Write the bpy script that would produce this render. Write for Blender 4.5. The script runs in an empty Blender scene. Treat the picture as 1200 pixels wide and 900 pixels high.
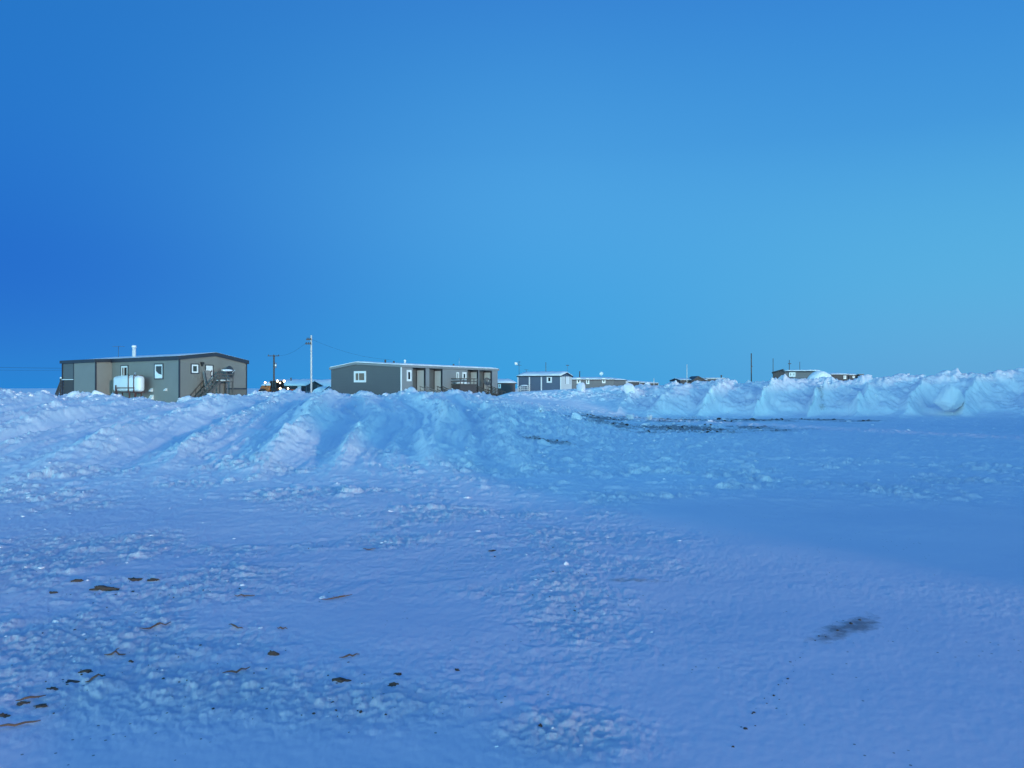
import bpy, bmesh, math, random
import numpy as np
from mathutils import Vector, Matrix, noise as mnoise

S = bpy.context.scene
COL = S.collection
R = math.radians

# ------------------------------------------------------------------ camera
CAMZ, FPX, HOR = 1.7, 906.0, 455.0          # eye height, focal length in photo pixels, horizon row
cam = bpy.data.objects.new("camera", bpy.data.cameras.new("camera"))
COL.objects.link(cam)
cam.data.sensor_width = 36.0
cam.data.lens = 36.0 * FPX / 1200.0
cam.data.clip_start = 0.05
cam.data.clip_end = 20000
cam.location = (0, 0, CAMZ)
cam.rotation_euler = (R(90) + math.atan2(HOR - 450, FPX), 0, 0)
S.camera = cam

# ------------------------------------------------------------------ dusk sky
def lin(c):
    return tuple(((v / 255) / 12.92 if v / 255 <= 0.04045 else ((v / 255 + 0.055) / 1.055) ** 2.4) for v in c) + (1,)

SUN_EL, SUN_AZ = 5.0, 146.0                # degrees; azimuth clockwise from the view direction (+Y): behind, a little right
W = bpy.data.worlds.new("World")
S.world = W
W.use_nodes = True
nt = W.node_tree
for n in list(nt.nodes):
    nt.nodes.remove(n)
def N(kind, **kw):
    n = nt.nodes.new(kind)
    for k, v in kw.items():
        setattr(n, k, v)
    return n
def L(a, b):
    nt.links.new(a, b)
def M(op, a, b=None, clamp=False):
    n = N("ShaderNodeMath", operation=op, use_clamp=clamp)
    for i, v in enumerate((a, b)):
        if v is None: continue
        if isinstance(v, (int, float)): n.inputs[i].default_value = v
        else: L(v, n.inputs[i])
    return n.outputs[0]
tc = N("ShaderNodeTexCoord")
sx = N("ShaderNodeSeparateXYZ")
L(tc.outputs["Generated"], sx.inputs[0])
az = M("ARCTAN2", sx.outputs[0], sx.outputs[1])            # 0 ahead, + to the right
el = M("ARCSINE", sx.outputs[2])
e01 = M("DIVIDE", el, R(90), True)
def ramp(stops):
    r = N("ShaderNodeValToRGB")
    r.color_ramp.interpolation = 'B_SPLINE'
    els = r.color_ramp.elements
    while len(els) < len(stops): els.new(0.5)
    for e, (deg, c) in zip(els, stops):
        e.position = deg / 90.0
        e.color = c if len(c) == 4 else lin(c)
    L(e01, r.inputs[0])
    return r.outputs[0]
ZEN = lin((54, 110, 201))
rl = ramp([(0, (36, 134, 214)), (3, (28, 118, 208)), (7, (23, 104, 203)), (11, (28, 110, 203)), (17, (35, 118, 204)), (27, (32, 116, 196)), (50, ZEN), (90, ZEN)])
rc = ramp([(0, (56, 160, 224)), (3, (56, 160, 224)), (7, (64, 160, 225)), (12, (74, 162, 226)), (17, (72, 158, 224)), (27, (48, 130, 210)), (50, ZEN), (90, ZEN)])
rr = ramp([(0, (95, 165, 216)), (3, (94, 171, 221)), (7, (88, 176, 224)), (12, (82, 170, 224)), (17, (66, 152, 220)), (27, (48, 130, 212)), (50, ZEN), (90, ZEN)])
ZB = tuple(v / 5.6 for v in ZEN[:3]) + (1,)
rb = ramp([(0, (.54, 1.30, 1.34, 1)), (3, (.54, 1.30, 1.34, 1)), (6, (.50, 1.25, 1.30, 1)), (10, (.22, .66, .78, 1)), (15, (.045, .18, .26, 1)), (24, (.03, .12, .20, 1)), (40, ZB), (90, ZB)])
sc_ = N("ShaderNodeVectorMath", operation='SCALE')        # bright cyan glow added low in the unseen sky behind, to brighten the banks
L(rb, sc_.inputs[0]); sc_.inputs["Scale"].default_value = 5.6
rb = sc_.outputs[0]
def step(v, a, b):
    n = N("ShaderNodeMapRange", interpolation_type='SMOOTHSTEP')
    L(v, n.inputs[0])
    n.inputs[1].default_value = a; n.inputs[2].default_value = b
    return n.outputs[0]
def mix(f, a, b):
    n = N("ShaderNodeMix", data_type='RGBA')
    L(f, n.inputs[0]); L(a, n.inputs[6]); L(b, n.inputs[7])
    return n.outputs[2]
c = mix(step(az, R(-36), R(6)), rl, rc)
c = mix(step(az, R(-2), R(36)), c, rr)
c = mix(step(M("ABSOLUTE", az), R(65), R(150)), c, rb)
bg = N("ShaderNodeBackground"); L(c, bg.inputs[0]); bg.inputs[1].default_value = 1.0
sky = N("ShaderNodeTexSky", sky_type='NISHITA')
sky.sun_disc = False
sky.sun_elevation = R(SUN_EL)
sky.sun_rotation = R(SUN_AZ)
bg2 = N("ShaderNodeBackground"); L(sky.outputs[0], bg2.inputs[0]); bg2.inputs[1].default_value = 0.003
add = N("ShaderNodeAddShader"); L(bg.outputs[0], add.inputs[0]); L(bg2.outputs[0], add.inputs[1])
out = N("ShaderNodeOutputWorld"); L(add.outputs[0], out.inputs[0])

sun = bpy.data.objects.new("sun", bpy.data.lights.new("sun", 'SUN'))
COL.objects.link(sun)
sun.data.energy = 1.35
sun.data.angle = R(2.5)
sun.data.color = (1.0, 0.74, 0.58)
sd = Vector((math.sin(R(SUN_AZ)) * math.cos(R(SUN_EL)), math.cos(R(SUN_AZ)) * math.cos(R(SUN_EL)), math.sin(R(SUN_EL))))
sun.rotation_euler = sd.to_track_quat('Z', 'Y').to_euler()

S.view_settings.view_transform = 'Standard'
S.view_settings.look = 'None'
S.view_settings.exposure = 0.0
S.view_settings.gamma = 1.0
S.view_settings.use_curve_mapping = False

# ------------------------------------------------------------------ materials
MATS = {}
def mat(name, col, rough=0.7, metal=0.0, var=0.0, scale=3.0, bump=0.0, bscale=20.0, stripes=None, emit=None):
    m = bpy.data.materials.new(name); m.use_nodes = True
    t = m.node_tree; b = t.nodes["Principled BSDF"]
    b.inputs["Roughness"].default_value = rough
    b.inputs["Metallic"].default_value = metal
    co = t.nodes.new("ShaderNodeTexCoord")
    c4 = tuple(col) + (1,)
    b.inputs["Base Color"].default_value = c4
    if var:
        no = t.nodes.new("ShaderNodeTexNoise"); no.inputs["Scale"].default_value = scale; no.inputs["Detail"].default_value = 6
        t.links.new(co.outputs["Object"], no.inputs["Vector"])
        mx = t.nodes.new("ShaderNodeMix"); mx.data_type = 'RGBA'
        mx.inputs[6].default_value = tuple(v * (1 - var) for v in col) + (1,)
        mx.inputs[7].default_value = tuple(min(1, v * (1 + var)) for v in col) + (1,)
        t.links.new(no.outputs["Fac"], mx.inputs[0]); t.links.new(mx.outputs[2], b.inputs["Base Color"])
    h = None
    if stripes:                                                     # (axis vector, per metre): siding grooves
        wv = t.nodes.new("ShaderNodeTexWave"); wv.wave_type = 'BANDS'; wv.bands_direction = stripes[0]
        wv.inputs["Scale"].default_value = stripes[1] * math.pi / 10; wv.wave_profile = 'SAW'
        t.links.new(co.outputs["Object"], wv.inputs["Vector"])
        h = wv.outputs["Fac"]; bd = 0.03
    elif bump:
        n2 = t.nodes.new("ShaderNodeTexNoise"); n2.inputs["Scale"].default_value = bscale; n2.inputs["Detail"].default_value = 8
        t.links.new(co.outputs["Object"], n2.inputs["Vector"])
        h = n2.outputs["Fac"]; bd = bump
    if h is not None:
        bp = t.nodes.new("ShaderNodeBump"); bp.inputs["Distance"].default_value = bd; bp.inputs["Strength"].default_value = 0.8
        t.links.new(h, bp.inputs["Height"]); t.links.new(bp.outputs[0], b.inputs["Normal"])
    if emit:
        b.inputs["Emission Color"].default_value = tuple(emit[0]) + (1,)
        b.inputs["Emission Strength"].default_value = emit[1]
    MATS[name] = m
    return m

def snow_material():
    m = bpy.data.materials.new("snow"); m.use_nodes = True
    t = m.node_tree; b = t.nodes["Principled BSDF"]
    b.inputs["Roughness"].default_value = 0.65
    b.inputs["Specular IOR Level"].default_value = 0.25
    g = t.nodes.new("ShaderNodeNewGeometry")
    def nz(scale, det, rough=0.6):
        n = t.nodes.new("ShaderNodeTexNoise"); n.inputs["Scale"].default_value = scale
        n.inputs["Detail"].default_value = det; n.inputs["Roughness"].default_value = rough
        t.links.new(g.outputs["Position"], n.inputs["Vector"]); return n.outputs["Fac"]
    def mth(op, a, b2, clamp=False):
        n = t.nodes.new("ShaderNodeMath"); n.operation = op; n.use_clamp = clamp
        for i, v in enumerate((a, b2)):
            if isinstance(v, (int, float)): n.inputs[i].default_value = v
            else: t.links.new(v, n.inputs[i])
        return n.outputs[0]
    # clean snow varies a little from wind-packed to loose
    mx = t.nodes.new("ShaderNodeMix"); mx.data_type = 'RGBA'
    mx.inputs[6].default_value = (0.84, 0.875, 0.90, 1); mx.inputs[7].default_value = (0.93, 0.95, 0.96, 1)
    t.links.new(nz(1.1, 7), mx.inputs[0])
    # trodden yard duller than the banks, with warm lilac light painted into its colour
    pk = t.nodes.new("ShaderNodeAttribute"); pk.attribute_name = "packed_light_tint"
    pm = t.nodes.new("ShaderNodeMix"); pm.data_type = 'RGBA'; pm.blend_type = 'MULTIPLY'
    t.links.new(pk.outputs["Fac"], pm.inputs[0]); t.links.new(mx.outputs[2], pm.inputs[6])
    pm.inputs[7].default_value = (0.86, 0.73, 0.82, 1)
    at = t.nodes.new("ShaderNodeAttribute"); at.attribute_name = "dirt"
    n1 = nz(9.0, 8, 0.7)
    d = mth('SUBTRACT', at.outputs["Fac"], n1)
    d = mth('MULTIPLY', mth('ADD', d, 0.16), 3.2, True)
    dm = t.nodes.new("ShaderNodeMix"); dm.data_type = 'RGBA'
    t.links.new(mth('MULTIPLY', d, .68), dm.inputs[0]); t.links.new(pm.outputs[2], dm.inputs[6])
    dm.inputs[7].default_value = (0.125, 0.075, 0.07, 1)
    # sparse specks of grit frozen into the snow
    vo = t.nodes.new("ShaderNodeTexVoronoi"); vo.inputs["Scale"].default_value = 14.0
    t.links.new(g.outputs["Position"], vo.inputs["Vector"])
    sp = mth('MULTIPLY', mth('LESS_THAN', vo.outputs["Distance"], 0.10), mth('GREATER_THAN', nz(0.9, 3), 0.56))
    dm2 = t.nodes.new("ShaderNodeMix"); dm2.data_type = 'RGBA'
    t.links.new(mth('MULTIPLY', sp, 0.75), dm2.inputs[0]); t.links.new(dm.outputs[2], dm2.inputs[6])
    dm2.inputs[7].default_value = (0.12, 0.09, 0.08, 1)
    t.links.new(dm2.outputs[2], b.inputs["Base Color"])
    ar = t.nodes.new("ShaderNodeAttribute"); ar.attribute_name = "rough"
    hgt = mth('ADD', mth('MULTIPLY', nz(26, 10, 0.8), mth('ADD', ar.outputs["Fac"], 0.035)), mth('MULTIPLY', nz(4, 5), 0.045))
    bp = t.nodes.new("ShaderNodeBump"); bp.inputs["Distance"].default_value = 0.028; bp.inputs["Strength"].default_value = 0.7
    t.links.new(hgt, bp.inputs["Height"]); t.links.new(bp.outputs[0], b.inputs["Normal"])
    MATS["snow"] = m
    return m
SNOW = snow_material()
LOOSE = mat("loose_snow", (0.86, 0.885, 0.90), 0.7, var=0.05, scale=2.0, bump=0.03, bscale=14)
TAUPE = mat("taupe_siding", (0.25, 0.232, 0.212), 0.55, var=0.14, scale=0.6, stripes=('X', 4.0))
GREYSIDE = mat("grey_siding", (0.115, 0.12, 0.125), 0.55, var=0.06, scale=0.6, stripes=('Z', 4.5))
GREYLIGHT = mat("light_grey_siding", (0.25, 0.255, 0.26), 0.55, var=0.14, scale=0.6, stripes=('Z', 4.5))
BLUESIDE = mat("blue_siding", (0.10, 0.13, 0.19), 0.55, var=0.08, scale=0.8, stripes=('Z', 4.5))
FARSIDE = mat("far_grey_siding", (0.165, 0.16, 0.165), 0.6, var=0.1, scale=0.8, stripes=('Z', 4.5))
BROWNSIDE = mat("brown_siding", (0.075, 0.06, 0.06), 0.7, var=0.15, scale=1.0, stripes=('X', 5))
NAVY = mat("navy_trim", (0.022, 0.025, 0.04), 0.5, var=0.2, scale=2)
WHITE = mat("white_paint", (0.80, 0.80, 0.79), 0.45, var=0.05, scale=3)
GLASS = mat("dark_glass", (0.012, 0.015, 0.02), 0.08)
WARMGLASS = mat("curtained_glass", (0.14, 0.09, 0.07), 0.2, var=0.5, scale=3)
PALEDOOR = mat("pale_door", (0.62, 0.62, 0.61), 0.5, var=0.06, scale=2)
WOOD = mat("weathered_wood", (0.10, 0.088, 0.082), 0.85, var=0.3, scale=6, bump=0.01, bscale=25)
PLY = mat("grey_plywood", (0.26, 0.235, 0.22), 0.85, var=0.2, scale=4)
SKIRT = mat("skirting_boards", (0.15, 0.135, 0.12), 0.8, var=0.2, scale=2, stripes=('Z', 6))
STEEL = mat("galvanised_steel", (0.62, 0.63, 0.64), 0.32, 0.85, var=0.1, scale=5)
BRIGHT = mat("bright_flue_steel", (0.85, 0.85, 0.85), 0.3, 0.15, var=0.05, scale=5)
RUST = mat("rusty_frame", (0.11, 0.045, 0.04), 0.7, var=0.3, scale=8)
TANK = mat("tank_white", (0.80, 0.81, 0.82), 0.4, var=0.06, scale=2)
DISH = mat("dish_grey", (0.055, 0.06, 0.07), 0.5, var=0.2, scale=4)
BLACK = mat("black_rubber", (0.02, 0.02, 0.022), 0.7, var=0.3, scale=8)
ORANGE = mat("machine_yellow", (0.46, 0.14, 0.03), 0.5, var=0.25, scale=3)
LAMP = mat("lit_lamp", (1, 0.9, 0.75), 0.4, emit=((1.0, 0.72, 0.40), 9.0))
POLE = mat("pale_pole", (0.66, 0.60, 0.56), 0.8, var=0.15, scale=3)
DARKPOLE = mat("dark_pole", (0.09, 0.075, 0.07), 0.85, var=0.2, scale=3)
SOIL = mat("frozen_soil", (0.085, 0.052, 0.044), 0.95, var=0.5, scale=14, bump=0.02, bscale=40)
TWIG = mat("dead_twig", (0.17, 0.085, 0.06), 0.9, var=0.4, scale=20)

# ------------------------------------------------------------------ object helpers
def tag(o, label=None, cat=None, group=None, kind=None):
    if label: o["label"] = label
    if cat: o["category"] = cat
    if group: o["group"] = group
    if kind: o["kind"] = kind
    return o
def thing(name, label, cat, loc=(0, 0, 0), rz=0.0, group=None):
    o = bpy.data.objects.new(name, None)
    COL.objects.link(o)
    o.empty_display_size = 0.3
    o.location = loc; o.rotation_euler = (0, 0, rz)
    return tag(o, label, cat, group)
class MB:
    def __init__(s):
        s.bm = bmesh.new()
    def box(s, x0, x1, y0, y1, z0, z1, bevel=0):
        xs, ys, zs = sorted((x0, x1)), sorted((y0, y1)), sorted((z0, z1))
        v = [s.bm.verts.new((x, y, z)) for z in zs for y in ys for x in xs]
        fs = [s.bm.faces.new([v[i] for i in f]) for f in ((0, 2, 3, 1), (4, 5, 7, 6), (0, 1, 5, 4), (2, 6, 7, 3), (0, 4, 6, 2), (1, 3, 7, 5))]
        if bevel:
            es = list({e for f in fs for e in f.edges})
            bmesh.ops.bevel(s.bm, geom=es, offset=bevel, segments=3, affect='EDGES', profile=0.5)
        return s
    def bar(s, p, q, w, h=None):                       # square bar between two points
        p, q = Vector(p), Vector(q); h = h or w
        d = (q - p).normalized()
        up = Vector((0, 0, 1)) if abs(d.z) < 0.95 else Vector((1, 0, 0))
        a = d.cross(up).normalized() * w / 2; b = a.cross(d).normalized() * h / 2
        v = [s.bm.verts.new(o + sa * a + sb * b) for o in (p, q) for sa, sb in ((-1, -1), (1, -1), (1, 1), (-1, 1))]
        for f in ((3, 2, 1, 0), (4, 5, 6, 7), (0, 1, 5, 4), (1, 2, 6, 5), (2, 3, 7, 6), (3, 0, 4, 7)):
            s.bm.faces.new([v[i] for i in f])
        return s
    def tube(s, pts, rad, n=8):
        pts = [Vector(p) for p in pts]
        rad = rad if isinstance(rad, (list, tuple)) else [rad] * len(pts)
        rings = []
        for i, p in enumerate(pts):
            d = (pts[min(i + 1, len(pts) - 1)] - pts[max(i - 1, 0)]).normalized()
            up = Vector((0, 0, 1)) if abs(d.z) < 0.9 else Vector((0, 1, 0))
            a = d.cross(up).normalized(); b = a.cross(d).normalized()
            rings.append([s.bm.verts.new(p + rad[i] * (math.cos(t) * a + math.sin(t) * b)) for t in [2 * math.pi * k / n for k in range(n)]])
        for r0, r1 in zip(rings, rings[1:]):
            for k in range(n):
                f = s.bm.faces.new((r0[k], r0[(k + 1) % n], r1[(k + 1) % n], r1[k])); f.smooth = True
        s.bm.faces.new(rings[0][::-1]); s.bm.faces.new(rings[-1])
        return s
    def prism(s, poly, axis, a0, a1):                  # closed 2-D outline pushed along an axis
        def pt(p, a):
            return {'x': (a, p[0], p[1]), 'y': (p[0], a, p[1]), 'z': (p[0], p[1], a)}[axis]
        v0 = [s.bm.verts.new(pt(p, a0)) for p in poly]; v1 = [s.bm.verts.new(pt(p, a1)) for p in poly]
        n = len(poly)
        s.bm.faces.new(v0); s.bm.faces.new(v1[::-1])
        for k in range(n):
            s.bm.faces.new((v0[k], v1[k], v1[(k + 1) % n], v0[(k + 1) % n]))
        return s
    def lathe(s, prof, center, axis_dir, n=20):        # (radius, along) profile about an axis
        c = Vector(center); d = Vector(axis_dir).normalized()
        up = Vector((0, 0, 1)) if abs(d.z) < 0.9 else Vector((0, 1, 0))
        a = d.cross(up).normalized(); b = a.cross(d).normalized()
        rings = [[s.bm.verts.new(c + d * t + r * (math.cos(u) * a + math.sin(u) * b)) for u in [2 * math.pi * k / n for k in range(n)]] for r, t in prof]
        for r0, r1 in zip(rings, rings[1:]):
            for k in range(n):
                f = s.bm.faces.new((r0[k], r0[(k + 1) % n], r1[(k + 1) % n], r1[k])); f.smooth = True
        s.bm.faces.new(rings[0][::-1]); s.bm.faces.new(rings[-1])
        return s
    def lump(s, center, size, seed, sub=3, amp=0.35, freq=1.6, flat=1.0):
        r = bmesh.ops.create_icosphere(s.bm, subdivisions=sub, radius=1.0)
        off = Vector((seed * 7.13, seed * 3.7, seed * 1.9))
        for v in r['verts']:
            p = v.co.copy()
            k = 1 + amp * mnoise.noise(p * freq + off) + amp * 0.5 * mnoise.noise(p * freq * 2.7 + off) + amp * 0.25 * mnoise.noise(p * freq * 6 + off)
            v.co = Vector(center) + Vector((p.x * size[0] * k, p.y * size[1] * k, p.z * size[2] * k))
        return s
    def block(s, size, seed, n=15):
        r_ = random.Random(seed * 31 + 5)
        vs = []
        for i in range(n):
            p = Vector((r_.gauss(0, 1), r_.gauss(0, 1), r_.gauss(0, 1))).normalized() * r_.uniform(.8, 1.1)
            vs.append(s.bm.verts.new((p.x, p.y, p.z)))
        h = bmesh.ops.convex_hull(s.bm, input=vs)
        junk = {g for k_ in ('geom_interior', 'geom_unused') for g in h[k_] if isinstance(g, bmesh.types.BMVert)}
        bmesh.ops.delete(s.bm, geom=list(junk), context='VERTS')
        bmesh.ops.bevel(s.bm, geom=s.bm.edges[:], offset=.07, segments=1, affect='EDGES')
        bmesh.ops.triangulate(s.bm, faces=s.bm.faces[:])
        bmesh.ops.subdivide_edges(s.bm, edges=s.bm.edges[:], cuts=3, use_grid_fill=True)
        for v in s.bm.verts:
            p = v.co.copy(); k = 1 + .06 * mnoise.noise(p * 3 + Vector((seed, 0, 0))) + .05 * mnoise.noise(p * 8) + .03 * mnoise.noise(p * 17)
            v.co = Vector((p.x * size[0] * k, p.y * size[1] * k, p.z * size[2] * k))
        return s
    def build(s, name, m, parent=None, smooth=False):
        bmesh.ops.recalc_face_normals(s.bm, faces=s.bm.faces[:])
        me = bpy.data.meshes.new(name); s.bm.to_mesh(me); s.bm.free()
        me.materials.append(m)
        if smooth:
            for p in me.polygons: p.use_smooth = True
        o = bpy.data.objects.new(name, me); COL.objects.link(o)
        if parent: o.parent = parent
        return o
def copy_tree(o, parent=None):
    c = o.copy(); COL.objects.link(c)
    if parent: c.parent = parent
    for ch in [q for q in bpy.data.objects if q.parent == o]:
        copy_tree(ch, c)
    return c
def pt(px, py, d):                                     # a point seen in the photo, at depth d
    return ((px - 600) / FPX * d, d, CAMZ + (HOR - py) / FPX * d)

# ------------------------------------------------------------------ noise in numpy
def _h(ix, iy, seed):
    h = (ix.astype(np.int64) * 374761393 + iy.astype(np.int64) * 668265263 + seed * 974711) & 0xffffffff
    h = ((h ^ (h >> 13)) * 1274126177) & 0xffffffff
    h = h ^ (h >> 16)
    return (h & 0xffffff) / float(0x1000000)
def gn(x, y, seed=0):
    ix, iy = np.floor(x), np.floor(y)
    fx, fy = x - ix, y - iy
    u, v = fx * fx * fx * (fx * (fx * 6 - 15) + 10), fy * fy * fy * (fy * (fy * 6 - 15) + 10)
    def g(dx, dy):
        a = _h(ix + dx, iy + dy, seed) * 2 * np.pi
        return np.cos(a) * (fx - dx) + np.sin(a) * (fy - dy)
    a = g(0, 0) * (1 - u) + g(1, 0) * u
    b = g(0, 1) * (1 - u) + g(1, 1) * u
    return (a * (1 - v) + b * v) * 1.5
def fbm(x, y, n, seed=0, gain=0.5):
    s = 0; a = 1.0; f = 1.0
    for k in range(n):
        s = s + a * gn(x * f + k * 17.3, y * f - k * 9.1, seed + k); a *= gain; f *= 2.03
    return s
def clods(x, y, cell, prob, seed):
    X, Y = x / cell, y / cell
    wx = X + 0.25 * gn(X * 1.9, Y * 1.9, seed + 50); wy = Y + 0.25 * gn(X * 1.9 + 31, Y * 1.9, seed + 51)
    ix, iy = np.floor(wx), np.floor(wy)
    out = np.zeros_like(X)
    for dx in (-1, 0, 1):
        for dy in (-1, 0, 1):
            cx, cy = ix + dx, iy + dy
            on = _h(cx, cy, seed + 3) < prob
            px, py = cx + _h(cx, cy, seed), cy + _h(cx, cy, seed + 1)
            r = 0.2 + 0.55 * _h(cx, cy, seed + 2) ** 2
            q = 1 - ((wx - px) ** 2 + (wy - py) ** 2) / (r * r)
            out = np.maximum(out, np.where(on & (q > 0), np.sqrt(np.clip(q, 0, 1)) * r, 0))
    return out * cell
def sst(v, a, b):
    t = np.clip((v - a) / (b - a), 0, 1)
    return t * t * (3 - 2 * t)
def gauss(v, w):
    return np.exp(-(v / w) ** 2)

# ------------------------------------------------------------------ lie of the land
CREST = [(-400, 462), (0, 456), (10, 461), (24, 464), (50, 459), (62, 464), (75, 467), (100, 464), (115, 460), (137, 466), (165, 468),
         (185, 471), (200, 474), (212, 471), (225, 467), (250, 467), (275, 467), (288, 465), (305, 464), (325, 462), (348, 458), (362, 461), (385, 462),
         (440, 463), (480, 460), (510, 460), (540, 459), (580, 461), (600, 459), (640, 457), (668, 455), (690, 454), (720, 453), (750, 450),
         (765, 449), (800, 446), (850, 445), (880, 445), (910, 441), (950, 442), (1000, 443), (1050, 439), (1100, 436), (1150, 434), (1200, 431), (1600, 424)]
CPX, CPY = [a for a, b in CREST], [b for a, b in CREST]
def zat(px, d):
    return CAMZ - (np.interp(px, CPX, CPY) - HOR) * d / FPX
def left_profile(px):
    zc = zat(px, 36)
    return [(0, 0), (9, 0), (13, .07), (18, .30), (24, .66), (30, 1.0), (34, zc - .12), (36, zc), (37.5, zc - .05), (40, zc - .4), (48, .5), (60, .35), (90, .3), (130, .3)]
def right_profile(px):
    zc = zat(px, 50) - .22
    return [(0, 0), (43, 0), (45.2, .1), (46.6, .85), (48.2, 1.65), (50, zc), (52, zc - .05), (54, zc - .5), (60, .9), (75, .4), (130, .3)]
PROF = {p: left_profile(p) for p in (-400, 0, 25, 50, 62, 75, 100, 115, 137, 165, 185, 200, 212, 225, 250, 288, 325, 348, 362, 400, 440, 500, 545)}
PROF[600] = [(0, 0), (12, 0), (18, .12), (25, .52), (32, .92), (36, 1.12), (38, .98), (44, 1.0), (50, 1.25), (55, zat(600, 55)), (60, 1.0), (75, .4), (130, .3)]
PROF[650] = [(0, 0), (14, 0), (20, .06), (26, .32), (31, .66), (34, .46), (40, .5), (48, .95), (52, 1.45), (54, zat(650, 54)), (58, 1.2), (75, .4), (130, .3)]
PROF[700] = [(0, 0), (24, 0), (30, .15), (34, .28), (36, .14), (42, .18), (46, .5), (50, 1.2), (53, zat(700, 53)), (57, 1.2), (75, .4), (130, .3)]
PROF[750] = [(0, 0), (32, 0), (44, .05), (47, .55), (50, 1.35), (53, zat(750, 53)), (57, 1.2), (75, .4), (130, .3)]
for p in (800, 850, 880, 910, 950, 1000, 1050, 1100, 1150, 1200, 1600):
    PROF[p] = right_profile(p)
TPX = np.arange(-420, 1641, 10.0); TD = np.arange(0, 131, 0.25)
_cols = sorted(PROF)
_raw = np.stack([np.interp(TD, *zip(*PROF[p])) for p in _cols])
TAB = np.stack([np.interp(TPX, _cols, _raw[:, k]) for k in range(len(TD))], axis=1)
_k = np.array([1, 2, 3, 2, 1.]); _k /= _k.sum()
for _ in range(2):
    TAB = np.apply_along_axis(lambda a: np.convolve(np.pad(a, 2, 'edge'), _k, 'valid'), 1, TAB)
def table(px, d):
    u = np.clip((px - TPX[0]) / 10.0, 0, len(TPX) - 1.001); v = np.clip(d / 0.25, 0, len(TD) - 1.001)
    i, j = u.astype(int), v.astype(int); fu, fv = u - i, v - j
    return (TAB[i, j] * (1 - fu) + TAB[i + 1, j] * fu) * (1 - fv) + (TAB[i, j + 1] * (1 - fu) + TAB[i + 1, j + 1] * fu) * fv

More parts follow.
